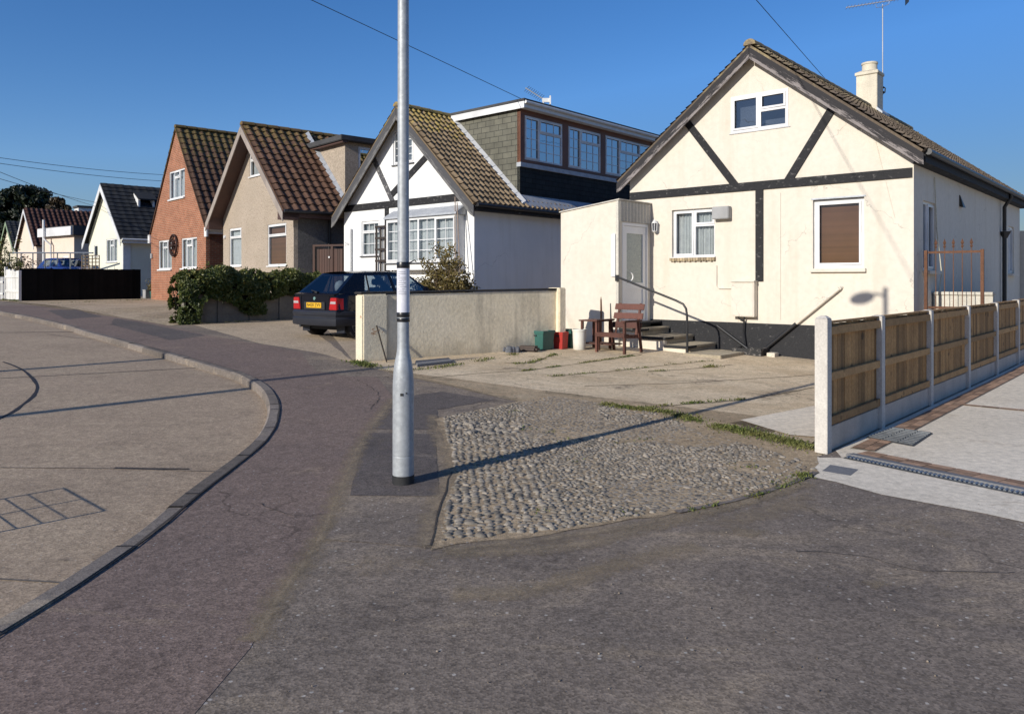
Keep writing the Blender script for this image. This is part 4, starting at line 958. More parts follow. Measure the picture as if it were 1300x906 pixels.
for i, (x0, x1, z) in enumerate(((.55, 1.02, .47), (1.021, 1.60, .325), (1.601, 2.12, .18))):
    mb = MB(); mb.box(x0, x1, -1.105, -.02, z - .2, z - .05); mb.box(x0, x1 + .03, -1.23, -.02, z - .049, z); mb.build('tread', m_step, t, bevel=.008)
    mb = MB(); mb.box(x0, x1 + .034, -1.238, -1.231, z - .06, z - .002); mb.box(x1 + .0305, x1 + .036, -1.23, -.9, z - .05, z - .004); mb.build('black_edge', m_blk, t)
mb = MB(); mb.box(2.16, 2.95, -1.46, -.36, -.3, .06); mb.build('bottom_slab', m_step, t, bevel=.012)
t = thing('handrail', 'bent black iron handrail from the porch corner down to the foot of the steps', 'handrail', (hb.o.x, hb.o.y, hb.e), hz)
zr = EYE + (HY - 352) * 16.07 / F - hb.e
Lr = [(.52, -1.33, zr), (.60, -1.33, zr - .01), (1.2, -1.31, zr - .22), (1.9, -1.29, zr - .46), (2.06, -1.28, zr - .53), (2.12, -1.27, zr - .62), (2.14, -1.27, zr - .75), (2.15, -1.27, -.2)]
mb = MB(); mb.tube(Lr, .022, 10); mb.build('rail', m_gut, t, smooth=60)
mb = MB(); mb.box(.50, .57, -1.345, -1.292, zr - .08, zr + .05); mb.build('fixing_plate', m_gut, t)

# television aerial on the chimney
m_alu = pm('aerial aluminium', (.52, .52, .53), metal=.7, rough=.4, v2=.05, bump=0)
A0 = hb.world(cx + .36, k + .05, ztop - .45); A0 = AT(1120.5, 130, Yc + .1)
t = thing('television_aerial', 'tall television aerial on a thin mast strapped to the bungalow chimney', 'aerial', (A0.x, A0.y, ztop + hb.e - .5))
hm = AT(1120.5, 6, A0.y).z - (ztop + hb.e - .5)
mb = MB(); mb.tube([(0, 0, -.12), (0, 0, hm)], .016, 8); mb.build('mast', m_alu, t)
P = AT(1074, 10, A0.y); Q = AT(1154, -3, A0.y - .3); P = P - Vector(t.location); Q = Q - Vector(t.location)
mb = MB(); mb.bar(P, Q, .025, .025); dq = (Q - P).normalized(); sq = dq.cross(Vector((0, 0, 1))).normalized()
for i in range(16): c = P.lerp(Q, .02 + i * .055); mb.tube([c - sq * .17, c + sq * .17], .006, 4)
mb.build('boom', m_alu, t)
mb = MB(); c = P.lerp(Q, .97); mb.bar(c + Vector((0, 0, -.16)), c + Vector((0, 0, .16)), .3, .01, up=dq); mb.build('reflector', m_steel, t)
mb = MB(); mb.tube([(0, 0, hm - .06), dq * -.16 + Vector((0, 0, hm - .06)), dq * -.18 + Vector((0, 0, hm + .04))], .008, 5); mb.tube([(0, 0, hm - .06), dq * .16 + Vector((0, 0, hm - .02)), dq * .18 + Vector((0, 0, hm + .08))], .008, 5); mb.build('clamp', m_alu, t)
mb = MB(); mb.box(-.1, .03, -.03, .03, .06, .10); mb.box(-.1, .03, -.03, .03, -.06, -.02); mb.tube([(.0, -.03, .1), (.05, -.05, .05), (.04, -.05, -.06), (-.02, -.04, -.1)], .018, 6); mb.build('bracket', m_steel, t)

# ================================================================ 2. white house with the tile hung dormer
m_white = pm('white painted render', (.80, .80, .79), (.74, .745, .74), rough=.8, s1=1, v2=.04, crack=.4, trowel=2.5, bump=.3, bs=20, dirt=(.7, (.55, .54, .5), .3), streak=((.58, .57, .53), .35))
m_bgrey = peel_mat('grey weathered bargeboard', (.075, .075, .08), (.24, .235, .23), .6)
m_tile2 = tile_mat('lichened concrete tiles', (.26, .19, .115), (.17, .125, .08), (.36, .265, .07), 3.2, 6.3, .8)
m_hung = brick_mat('grey green hung tiles', (.15, .145, .115), (.12, .117, .095), (.05, .05, .045), bw=.33, bh=.165, m=.009)
m_hungd = brick_mat('dark hung slates', (.028, .034, .036), (.022, .027, .03), (.01, .01, .01), bw=.3, bh=.14, m=.008)
m_brown = pm('brown stained timber', (.19, .075, .04), (.14, .055, .03), rough=.5, spec=.4)
m_felt = pm('roofing felt', (.05, .05, .055), (.08, .08, .08), rough=.9)
h2 = House('white_dormer_house', 'white chalet bungalow with black timbering and a tile hung side dormer of three leaded windows', 'house', (-.98, 19.8), D1_, 5.6, 10.0, .42, 3.30, 6.00)
w1 = h2.rect(h2.fr, 459, 281.5, 482, 325); wt_ = h2.rect(h2.fr, 499, 168, 525, 210); by = h2.rect(h2.fr, 516, 279, 590, 334)
by = (by[0] - .5, by[1], by[2], by[3])
walls(h2, m_white, [w1, wt_, (by[0] + .15, by[1] - .15, by[2] + .1, by[3] - .05)], [])
win(h2, I, w1, [(0, 1, .68, 1, 1), (0, 1, 0, .68)], d=.03, bars=[(3, 1), (3, 2)], blind='net', sill=.05, sillmat=m_bgrey)
win(h2, I, wt_, [(0, 1, 0, 1, 1)], d=.03, bars=(3, 4), blind='net', sill=.04, sillmat=m_bgrey)
bd = .32; mbp = lambda a, d, z: (a, d - bd, z)
win(h2, mbp, by, [(0, .22, 0, 1, 1), (.22, .48, 0, 1), (.48, .72, 0, 1), (.72, 1, 0, 1, 1)], d=.0, bars=(2, 4), blind='net', sill=.04, name='bay_window', sillmat=m_bgrey, fw=.06)
mb = MB(); mb.box(by[0], by[1], -bd, -.001, by[2] - .2, by[2] - .05); mb.box(by[0], by[0] + .05, -bd + .061, -.001, by[2] - .049, by[3]); mb.box(by[1] - .05, by[1], -bd + .061, -.001, by[2] - .049, by[3]); mb.build('bay_panel', m_pvcb, h2.t)
mb = MB(); P = [(by[0] - .06, -bd - .06, by[3] + .01), (by[1] + .06, -bd - .06, by[3] + .01), (by[1] + .06, -.002, by[3] + .01), (by[0] - .06, -.002, by[3] + .01)]; mb.hexa(P + [(p[0], p[1], p[2] + (.05 if p[1] < -.1 else .27)) for p in P]); mb.build('bay_roof', m_lead, h2.t)
beam(h2, ((.03, h2.fr(520, 257)[1]), (5.57, h2.fr(520, 257)[1])), .2, m_timb); zb2 = h2.fr(520, 257)[1]
xx = h2.fr(491.5, 280)[0]; beam(h2, ((xx, -.3), (xx, zb2 - .101)), .17, m_timb, d=-.028)
beam(h2, (h2.fr(499, 256), h2.fr(474, 200)), .16, m_bgrey, d=-.026); beam(h2, (h2.fr(495, 250), h2.fr(550, 190)), .19, m_timb, d=-.024)
roof(h2, m_tile2, .26, .28, .1, tw=.2, ch=.25, amp=.058, cap=m_tile2)
for sg_ in (-1, 1): barge(h2, board_mat('grey bargeboard', sg_, h2.p, h2.W, h2.za + .03, .24, (.07, .07, .075), (.22, .215, .21)), .26, .26, w=.24, sides=(sg_,))
z2, x2 = gutter(h2, .26, -.2, 10.05, fascia=m_timb, fh=.12)
dpx = h2.fr(447, 300)[0]; mb = MB(); mb.tube([(dpx, -.06, 2.75), (dpx, -.06, -.2)], .04, 8); mb.build('downpipe', m_pvcb, h2.t, smooth=60)
# house number
def text_mesh(name, s, size, mat, parent, loc, rot, ext=.003):
    cu = bpy.data.curves.new(name, 'FONT'); cu.body = s; cu.size = size; cu.align_x = 'CENTER'; cu.align_y = 'CENTER'; cu.extrude = ext; cu.resolution_u = 2
    o = bpy.data.objects.new(name, cu); C.objects.link(o); bpy.context.view_layer.update()
    me = bpy.data.meshes.new_from_object(o.evaluated_get(bpy.context.evaluated_depsgraph_get())); bpy.data.objects.remove(o)
    me.materials.clear(); me.materials.append(mat); r = bpy.data.objects.new(name, me); C.objects.link(r)
    r.parent = parent; r.location = loc; r.rotation_euler = rot; return r
na, nz_ = h2.fr(441, 310); text_mesh('house_number', '21a', .15, pm('grey numerals', (.4, .4, .42), v2=0, bump=0), h2.t, (na, -.006, nz_), (rad(90), 0, 0), .004)
# dormer on the right slope
off = -.04; y0, zt = h2.sd(660, 130.5, off=off); y1, _ = h2.sd(832, 169, off=off); XD = h2.W + off
zs = h2.sd(660, 206, off=off)[1]; y1 = min(y1, 9.6); zt = 6.16
dm_mp = lambda a, d, z: (XD - d, a, z)
wy = [(665.5, 145.5, 714, 201), (720.8, 157, 762.5, 206), (768, 167, 826, 219)]
rc = []
for a, b, c, dd_ in wy:
    ya, yz = h2.sd(a, b, off=off); yb, _ = h2.sd(c, b, off=off); rc.append((ya, yb, zs + .10, zt - .36))
mb = MB(); mb.box(3.0, XD - .002, y1 - .08, y1, z2 - .1, zt - .22); mb.build('dormer_cheek', m_hung, h2.t); mb = MB(); mb.box(3.0, XD - .002, y0, y0 + .08, z2 - .1, zt - .22)
ck = mb.build('dormer_cheek', m_hung, h2.t)
mb = MB(); mb.box(XD - .1, XD, y0, y1, z2 - .35, zs - .12); mb.build('dormer_apron', m_hungd, h2.t)
mb = MB(); mb.box(XD - .1, XD + .06, y0 - .03, y1, zs - .119, zs + .0); mb.build('dormer_sill', m_lead, h2.t)
mb = MB(); mb.plate(dm_mp, [(y0, zt - .2), (y1, zt - .2)], zs + .003, [(r_[0], r_[1], r_[2], r_[3]) for r_ in rc], -.02, .1); mb.build('dormer_frame', m_brown, h2.t)
for i, r_ in enumerate(rc):
    ps = [(0, .38, 0, 1, 1), (.38, 1, .68, 1, 1), (.38, 1, 0, .68)] if i < 2 else [(0, .31, 0, 1, 1), (.31, .75, .66, 1, 1), (.31, .75, 0, .66), (.75, 1, 0, 1)]
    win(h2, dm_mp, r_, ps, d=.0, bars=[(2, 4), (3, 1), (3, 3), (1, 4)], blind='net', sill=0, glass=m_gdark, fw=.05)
mb = MB(); mb.box(2.75, XD + .28, y0 - .14, y1 + .1, zt - .06, zt + .02); mb.build('dormer_roof', m_felt, h2.t, bevel=.01)
mb = MB(); mb.box(2.9, XD + .26, y0 - .125, y0 - .1, zt - .24, zt - .061); mb.build('dormer_fascia', m_pvc, h2.t)
mb = MB(); mb.box(XD + .225, XD + .25, y0 - .1, y1 + .08, zt - .22, zt - .061); mb.box(XD + .022, XD + .224, y0 - .099, y1 + .08, zt - .215, zt - .2); mb.build('dormer_fascia', m_pvcb, h2.t)
mb = MB(); mb.tube([(XD + .29, y0 - .1, zt - .08), (XD + .29, y1 + .08, zt - .08)], .045, 8); mb.build('gutter', m_pvcb, h2.t, smooth=60)
# stepped lead flashing where the tiles meet the cheek
mb = MB(); q = lambda x: h2.za + .17 - h2.tan * abs(x - 2.8)
n_ = 10; xa, xb = 2.95, h2.W + .2
for i in range(n_):
    u0, u1 = xa + (xb - xa) * i / n_, xa + (xb - xa) * (i + 1) / n_ - .01
    mb.hexa([(u0, y0 - .15, q(u0)), (u1, y0 - .15, q(u1)), (u1, y0 - .002, q(u1)), (u0, y0 - .002, q(u0)), (u0, y0 - .15, q(u0) + .02), (u1, y0 - .15, q(u1) + .02), (u1, y0 - .002, q(u1) + .09), (u0, y0 - .002, q(u0) + .09)])
mb.build('flashing', m_pvcb, h2.t)
mb = MB(); e_ = h2.W + .27; mb.hexa([(XD + .001, y0, q(XD) - .1), (e_, y0, q(e_) - .1), (e_, y1, q(e_) - .1), (XD + .001, y1, q(XD) - .1), (XD + .001, y0, q(XD) + .06), (e_, y0, q(e_) + .03), (e_, y1, q(e_) + .03), (XD + .001, y1, q(XD) + .06)]); mb.build('lead_ledge', m_lead, h2.t)
# small aerial on the flat roof
g0 = h2.world(*[XD - 1.4, h2.sd(688, 128, off=-1.4)[0], zt + .02]); g0 = h2.world(XD - .7, h2.sd(690, 128, off=-.74)[0], zt + .02)
t = thing('small_aerial', 'small tilted television aerial on the flat dormer roof of the white house', 'aerial', g0)
mb = MB(); mb.tube([(0, 0, 0), (0, 0, .5)], .022, 6); mb.build('mast', m_alu, t)
u2 = Vector((-.5, .25, .38)).normalized()
mb = MB(); mb.bar(Vector((.02, 0, .46)), Vector((.02, 0, .46)) + u2 * .75, .035, .03)
for i in range(9): c = Vector((.02, 0, .46)) + u2 * (.1 + i * .075); v = u2.cross(Vector((.3, -1, 0))).normalized(); mb.tube([c - v * .12, c + v * .12], .007, 4)
mb.build('boom', m_steel, t); mb = MB(); mb.box(-.04, .22, -.03, .03, .38, .5); mb.box(.18, .22, -.1, .1, .3, .56); mb.build('reflector', m_pvcb, t)
# trellis and canes at the front
tl = h2.fr(480.5, 287); tr_ = h2.fr(501, 287)
t = thing('trellis', 'dark brown wooden trellis standing against the white house front', 'trellis', (h2.o.x, h2.o.y, h2.e), h2.rz)
m_trel = pm('dark stained trellis', (.03, .022, .02), (.05, .04, .035), rough=.8)
mb = MB(); xs = [tl[0], tl[0] + .2, tl[0] + .4, tr_[0] - .22, tr_[0]]
for x in xs: mb.box(x - .03, x + .03, -.09, -.06, -.1, tl[1])
mb.build('upright', m_trel, t); mb = MB(); z = .1
while z < tl[1]: mb.box(xs[0] - .02, xs[-1] + .02, -.118, -.091, z - .03, z + .03); z += .33
mb.build('crosspiece', m_trel, t)
for (xa_, ya_, xb_, yb_), lb in (((587.5, 251, 580, 330), 'longer pale cane leaning on the white house by the bay window'), ((590, 258, 586, 326), 'shorter thin cane leaning upright beside the bay window')):
    p, q_ = h2.fr(xa_, ya_, d=-.05), h2.fr(xb_, yb_, d=-.45); mb = MB(); mb.tube([h2.world(p[0], -.33, p[1]), h2.world(q_[0], -.5, q_[1] - .6)], .014, 6); o = mb.build('garden_cane', pm('cane', (.35, .27, .22))); tag(o, lb, 'cane')

# ================================================================ 3. pebbledashed house
m_dash = pm('beige pebbledash', (.42, .35, .28), (.365, .305, .24), rough=.95, s1=1, s2=26, v2=.3, bump=1.0, bs=42, bd=.02, spk=(24, (.25, .2, .155), .72))
m_tile3 = tile_mat('brown pantiles with moss', (.14, .078, .05), (.11, .062, .042), (.2, .155, .04), 3.2, 6.6, .5)
m_upvcbr = pm('brown trim', (.10, .055, .045), (.075, .045, .04), rough=.6)
m_bpale = pm('pale weathered bargeboard', (.36, .31, .27), (.26, .225, .2), streak=((.14, .11, .1), .5))
h3 = House('pebbledash_house', 'beige pebbledashed house with brown pantiles and a deep overhanging gable', 'house', (-6.8, 23.8), D3_, 5.6, 9.5, .58, 3.40, 6.15)
a1_ = h3.rect(h3.fr, 291.5, 290.5, 306.5, 338); a2_ = h3.rect(h3.fr, 340, 285.5, 363.5, 337.5); a3_ = h3.rect(h3.fr, 317, 192.5, 333, 225)
m_dash2 = pm('dark grey pebbledash', (.15, .14, .135), (.12, .115, .11), rough=.95, s1=1, s2=26, v2=.3, bump=1.0, bs=42, bd=.02)  # different side render, its dark colour also deepening the shaded gap
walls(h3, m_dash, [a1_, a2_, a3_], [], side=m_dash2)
win(h3, I, a1_, [(0, 1, .75, 1, 1), (0, 1, 0, .75)], d=.02, blind='roller', sill=.05); win(h3, I, a2_, [(0, 1, .72, 1, 1), (0, 1, 0, .72)], d=.02, blind='wood', sill=.05); win(h3, I, a3_, [(0, 1, .62, 1, 1), (0, 1, 0, .62)], d=.02, blind='net', sill=.05)
roof(h3, m_tile3, .34, .50, .1, tw=.3, ch=.32, amp=.047, cap=m_tile3)
barge(h3, m_bpale, .34, .505, w=.20, cut=False)
for sg in (-1, 1):                                   # boxed soffit of the overhang
    e_ = 2.8 + .3; X_ = lambda f: 2.8 + sg * f; zt3 = h3.za - .08
    P = [(X_(.01), -.5, zt3), (X_(e_), -.5, zt3 - h3.tan * e_), (X_(e_), -.5, zt3 - h3.tan * e_ - .03), (X_(.01), -.5, zt3 - .03)]
    mb = MB(); mb.prism(P, [(p[0], -.004, p[2]) for p in P]); mb.build('soffit', m_upvcbr, h3.t, fixn=True)
for sg in (-1, 1):
    xx = 2.8 + sg * 2.97; zz = h3.za - h3.tan * 2.97; mb = MB(); mb.prism([(xx - .17, -.53, zz - .35), (xx + .17, -.53, zz - .35), (xx + .17, -.53, zz + .1 - (.2 if sg > 0 else 0)), (xx - .17, -.53, zz + .1 - (.2 if sg < 0 else 0))], [(xx - .17, -.0, zz - .35), (xx + .17, -.0, zz - .35), (xx + .17, -.0, zz + .1 - (.2 if sg > 0 else 0)), (xx - .17, -.0, zz + .1 - (.2 if sg < 0 else 0))]); mb.build('box_end', m_upvcbr, h3.t)
z3, x3 = gutter(h3, .34, -.5, 9.6, fascia=m_upvcbr)
o3 = -.12; X3 = h3.W + o3; yd0, _ = h3.sd(438, 175, off=o3); zt3 = h3.sd(438, 176, off=o3)[1]; yd1 = yd0 + 4.2
mb = MB(); mb.box(2.9, X3, yd0, yd0 + .08, z3 - .1, zt3 - .1); ck = mb.build('dormer_cheek', m_dash, h3.t)
wd = h3.rect(h3.sd, 455, 186, 474, 222, off=o3); wd = (wd[0], wd[0] + 1.5, wd[2], wd[3])
m3 = lambda a, d, z: (X3 - d, a, z)
mb = MB(); mb.plate(m3, [(yd0 + .081, zt3 - .1), (yd1, zt3 - .1)], z3 - .1, [wd], 0, .1); mb.build('dormer_wall', m_dash, h3.t)
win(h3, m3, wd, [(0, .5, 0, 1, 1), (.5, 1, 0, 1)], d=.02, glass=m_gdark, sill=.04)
mb = MB(); mb.box(2.75, X3 + .25, yd0 - .28, yd1, zt3 - .1, zt3 + .08); mb.build('dormer_roof', m_felt, h3.t, bevel=.02)
mb = MB(); mb.box(2.8, X3 + .2, yd0 - .2, yd0 - .001, zt3 - .16, zt3 - .101); mb.build('dormer_fascia', m_upvcbr, h3.t)
mb = MB(); q = lambda x: h3.za + .17 - h3.tan * abs(x - 2.8); xa, xb = 2.95, h3.W + .3
for i in range(9):
    u0, u1 = xa + (xb - xa) * i / 9, xa + (xb - xa) * (i + 1) / 9 - .01
    mb.hexa([(u0, yd0 - .13, q(u0)), (u1, yd0 - .13, q(u1)), (u1, yd0 - .002, q(u1)), (u0, yd0 - .002, q(u0)), (u0, yd0 - .13, q(u0) + .02), (u1, yd0 - .13, q(u1) + .02), (u1, yd0 - .002, q(u1) + .12), (u0, yd0 - .002, q(u0) + .12)])
mb.build('flashing', m_lead, h3.t)
sa, sz = h3.sd(417, 290); mb = MB(); mb.tube([(h3.W + .06, sa, z3 - .05), (h3.W + .06, sa, 0)], .04, 8); mb.build('downpipe', m_gut, h3.t)
al = h3.fr(286, 301); mb = MB(); mb.lathe([(.07, 0), (.06, .05), (.02, .06)], 12, mp=lambda a, b, z: (al[0] + a, -z, al[1] + b)); mb.build('alarm_box', m_pvc, h3.t)
# brown side gate between the two houses
gl = h3.sd(398, 313); 
t = thing('side_gate', 'brown boarded side gate between the pebbledashed house and the white house', 'gate', (-6.30, 24.22, h3.e), math.atan2(-.42, 1.10))
m_gate = pm('brown gate boards', (.07, .034, .025), (.052, .027, .022), tint=.3, rough=.6)
gy = 0; gtop = 2.09
gx = [.04, 1.18]
mb = MB(); x = gx[0] + .1
while x < gx[1] - .1: mb.box(x, x + .085, gy, gy + .03, -.1, gtop - .08, R()); x += .095
mb.build('boards', m_gate, t)
mb = MB()
for x in gx + [sum(gx) / 2 + .1]: mb.box(x - .04, x + .04, gy - .03, gy - .001, -.2, gtop)
mb.box(gx[0] - .04, gx[1] + .04, gy - .035, gy - .031 + .06, gtop + .001, gtop + .06); mb.build('gate_frame', m_gate, t)
mb = MB(); mb.lathe([(.03, 0), (.03, .03)], 10, mp=lambda a, b, z: (sum(gx) / 2 + .02 + a, gy - .035 - z, 1.75 + b)); mb.build('latch', m_pvcb, t)

# ================================================================ 4. red brick house
m_brick = brick_mat('orange red brick', (.335, .118, .062), (.262, .092, .05), (.34, .235, .165))
m_tile1 = tile_mat('dark brown tiles with lichen', (.105, .06, .04), (.082, .048, .034), (.17, .14, .04), 2.8, 7.2, .5)
h1 = House('brick_house', 'steep gabled red brick house with white windows and a cart wheel on its front', 'house', (-11.7, 29.2), D3_, 6.5, 9.0, .70, 2.95, 7.15)
b1 = h1.rect(h1.fr, 201.5, 306, 218, 342); b2 = h1.rect(h1.fr, 230.5, 303, 250, 340.5); b3 = h1.rect(h1.fr, 215, 219, 234.5, 254)
walls(h1, m_brick, [b1, b2, b3], [], side=brick_mat('shaded brick', (.17, .06, .035), (.13, .047, .03), (.14, .09, .065)))  # side brick is a darkened copy, shade put into its colour
for b in (b1, b2, b3): win(h1, I, b, [(0, .34, 0, 1), (.34, .68, .74, 1, 1), (.34, .68, 0, .74), (.68, 1, 0, 1)], d=.02, fw=.055, blind='net', sill=.07, sillmat=m_pvc, sillh=.06)
roof(h1, m_tile1, .12, .06, .1, tw=.3, ch=.32, amp=.042, cap=m_tile1)
mb = MB()
for sg in (-1, 1):
    x = 3.25 + sg * 3.37; zz = h1.za + .05 - h1.tan * 3.37; mb.box(x - .12, x + .12, -.07, -.002, zz - .28, zz + .08)
mb.build('box_end', m_pvcb, h1.t)
gutter(h1, .12, -.06, 9.0, mat=m_pvcb, fascia=m_pvcb)
mb = MB(); v = .45; xx = 3.25 + 3.25 * .36; mb.lathe([(.12, -.2), (.12, .1), (.16, .12), (.16, .2)], 4, c=(xx, 3.4, h1.za - h1.tan * 3.25 * .36 + .15)); mb.build('roof_vent', m_tile1, h1.t)
mb = MB(); mb.box(h1.fr(193, 325)[0] - .1, h1.fr(193, 325)[0] + .1, -.05, -.001, h1.fr(193, 328)[1], h1.fr(193, 322)[1]); mb.build('plaque', m_gbox, h1.t)
ca_, cz_ = h1.fr(222, 311.5); t = thing('cart_wheel', 'dark spoked cart wheel hanging on the red brick house front', 'wheel', h1.world(ca_, -.07, cz_), h1.rz)
m_cw = pm('dark brown wheel', (.045, .022, .018), rough=.7)
mb = MB(); rr = .43; mb.tube([(rr * math.cos(a), 0, rr * math.sin(a)) for a in [2 * math.pi * i / 24 for i in range(25)]], .045, 6); mb.build('rim', m_cw, t, smooth=60)
for i in range(8): a = 2 * math.pi * i / 8; mb = MB(); mb.bar((.08 * math.cos(a), 0, .08 * math.sin(a)), (rr * math.cos(a), 0, rr * math.sin(a)), .04, .04, up=(0, 1, 0)); mb.build('spoke', m_cw, t)
mb = MB(); mb.lathe([(.1, -.06), (.1, .06), (.05, .1)], 12, mp=lambda a, b, z: (a, -z, b)); mb.build('hub', m_cw, t)

# ================================================================ 5. pale yellow bungalow
m_yel = pm('pale yellow render', (.76, .74, .60), (.70, .68, .55), rough=.85)
m_slate = tile_mat('dark slate', (.03, .032, .036), (.022, .024, .028), (.05, .045, .035), 3, 6.5, .5)
h0 = House('yellow_bungalow', 'pale yellow gabled bungalow with dark slate roof and white bargeboards', 'house', (-19.56, 38.5), (.71, -.704), 5.5, 12.0, .79, 3.10, 5.85)
c1 = h0.rect(h0.fr, 135, 304, 149, 333); c2 = h0.rect(h0.fr, 119.5, 311.5, 124, 326)
walls(h0, m_yel, [c1, c2], [])
win(h0, I, c1, [(0, .36, 0, 1), (.36, .68, .7, 1, 1), (.36, .68, 0, .7), (.68, 1, 0, 1)], d=.02, fw=.06, sill=.06, blind='net'); win(h0, I, c2, [(0, 1, 0, 1)], d=.02, sill=.06)
roof(h0, m_slate, .3, .25, .1, tw=.4, ch=.3, amp=.012); barge(h0, m_pvc, .3, .25, w=.25); gutter(h0, .3, -.2, 12, mat=m_pvcb, fascia=m_pvcb)
mb = MB(); mb.box(5.42, 5.53, -.05, -.002, -.2, 3.0); mb.box(5.505, 5.56, -.05, .3, -.2, 3.0); mb.build('corner_board', m_pvc, h0.t)
# rooflight dormer with white cheeks
def rslope(h, px, py):          # spot on the right roof slope
    best = None
    for i in range(400):
        f = i / 400 * 3; x = h.W / 2 + f; zz = h.za + .17 - h.tan * f
        o = h.o + h.d * x; r = (px - CX) / F; a = (r * o.y - o.x) / (h.n.x - r * h.n.y); Y = o.y + a * h.n.y; err = abs(EYE + (HY - py) * Y / F - h.e - zz)
        if best is None or err < best[0]: best = (err, x, a, zz)
    return best[1:]
q1, q2 = rslope(h0, 169, 247), rslope(h0, 176, 262); q3, q4 = rslope(h0, 188, 248), rslope(h0, 194, 262)
dorm = MB()
for (pa, pb) in ((q1, q2), (q3, q4)):
    y_ = (pa[1] + pb[1]) / 2; dorm.prism([(pa[0], y_, pa[2] - .05), (pb[0], y_, pb[2] - .05), (pb[0], y_, pb[2] + .35), (pa[0], y_, pa[2] + .1)], [(pa[0], y_ + .1, pa[2] - .05), (pb[0], y_ + .1, pb[2] - .05), (pb[0], y_ + .1, pb[2] + .35), (pa[0], y_ + .1, pa[2] + .1)])
dorm.build('rooflight_cheek', m_pvcb, h0.t)
mb = MB(); ya, yb = q1[1], q3[1] + .2; mb.hexa([(q1[0], ya, q1[2] + .1), (q2[0] + .1, ya, q2[2] + .36), (q2[0] + .1, yb, q2[2] + .36), (q1[0], yb, q1[2] + .1), (q1[0], ya, q1[2] + .16), (q2[0] + .1, ya, q2[2] + .42), (q2[0] + .1, yb, q2[2] + .42), (q1[0], yb, q1[2] + .16)]); mb.build('rooflight_roof', m_slate, h0.t)

# ================================================================ 6. pink house with flat roofed front room
m_pink = pm('pale pink render', (.72, .60, .50), (.67, .56, .46), rough=.85)
m_tile4 = tile_mat('dark red brown tiles', (.07, .032, .026), (.05, .026, .022), (.09, .05, .03), 3, 6.5, .4)
h4 = House('pink_house', 'pale pink gabled house with a brown tiled roof and a flat roofed side room', 'house', (-31.1, 50.0), (.68, -.733), 6.0, 13.0, .98, 2.95, 5.45)
walls(h4, m_pink, [], []); roof(h4, m_tile4, .2, .2, .1, tw=.3, ch=.34, amp=.07); barge(h4, m_pvc, .2, .2, w=.18)
fo = (-.11,)
r0, r1_ = h4.sd(57, 300)[0], h4.sd(94, 300)[0]
Ya = 46.5; A_ = Vector(((57 - CX) / F * Ya, Ya)); 
# the flat roofed room stands forward of the brown roof, parallel to the street
B_ = Vector(((94 - CX) / F * 44.3, 44.3)); fd = (B_ - A_).normalized(); fn_ = Vector((-fd.y, fd.x)); Wf = (B_ - A_).length
ef = .95; mb = MB(); mf = lambda a, d, z: (A_.x + fd.x * a + fn_.x * d, A_.y + fd.y * a + fn_.y * d, z + ef)
zf = EYE + (HY - 300) * 45.4 / F - ef
inv = Matrix.Translation((h4.o.x, h4.o.y, h4.e)) @ Matrix.Rotation(h4.rz, 4, 'Z'); inv = inv.inverted()
mh = lambda a, d, z: tuple(inv @ Vector(mf(a, d, z)))
def onf(px, py): 
    r = (px - CX) / F; a = (r * A_.y - A_.x) / (fd.x - r * fd.y); Y = A_.y + a * fd.y; return a, EYE + (HY - py) * Y / F - ef
dA = onf(80, 306)[0]; dB = onf(86.5, 306)[0]
mb.plate(mh, [(0, zf), (Wf, zf)], -.4, [(dA, dB, .1, 2.1)], 0, .1); mb.box(0.02, Wf - .002, .101, 5.5, -.4, zf, mp=mh); mb.build('side_room', m_pink, h4.t)
mb = MB(); mb.box(-.3, Wf + .25, -.3, -.2, zf, zf + .5, mp=mh); mb.build('fascia', m_pvc, h4.t); mb = MB(); mb.box(-.28, Wf + .35, -.199, 5.8, zf + .01, zf + .56, mp=mh); mb.build('flat_roof', m_felt, h4.t)
mb = MB(); mb.plate(mh, [(dA + .005, 2.095), (dB - .005, 2.095)], .1, [(dA + .12, dB - .12, 1.25, 1.8), (dA + .12, dB - .12, .2, 1.1)], .01, .06); dd_ = mb.build('door', m_pvc, h4.t); mb = MB(); mb.box(dA + .1, dB - .1, .05, .055, .15, 1.9, mp=mh); mb.build('pane', m_gdark, dd_)
mb = MB(); p5 = onf(64.5, 289); mb.tube([mh(p5[0], -.4, zf + 1.0), mh(p5[0], -.4, .3)], .07, 8); mb.tube([mh(p5[0], -.42, zf - .1), mh(p5[0] + .35, -.15, zf - .5), mh(p5[0] + .4, -.15, .3)], .06, 8); mb.build('flue', m_pvc, h4.t, smooth=60)
bx = h4.world(0, 0, 0); mb = MB(); Yb = 58.0; p6 = inv @ AT(100, 286, Yb); p7 = inv @ AT(113, 265, Yb)
mb.box(p6.x, p6.x + 1.2, p6.y - .3, p6.y + 2.0, p6.z - 1, p7.z); mb.build('roof_dormer', m_pvcb, h4.t); mb = MB(); mb.box(p6.x - .1, p6.x + 1.3, p6.y - .4, p6.y + 2.1, p7.z + .001, p7.z + .15); mb.build('dormer_roof', m_felt, h4.t)
# ================================================================ 7. furthest house
m_cr2 = pm('cream distant render', (.70, .63, .50), rough=.9)
h5 = House('far_cream_house', 'furthest small cream gabled house with green bargeboards and grey roof', 'house', (-37.3, 57.5), (.68, -.733), 6.0, 11.0, 1.0, 2.9, 5.15)
walls(h5, m_cr2, [], []); roof(h5, m_slate, .2, .2, .1, tw=.35, ch=.34, amp=.03); barge(h5, pm('green bargeboard', (.25, .33, .22)), .2, .2, w=.2)
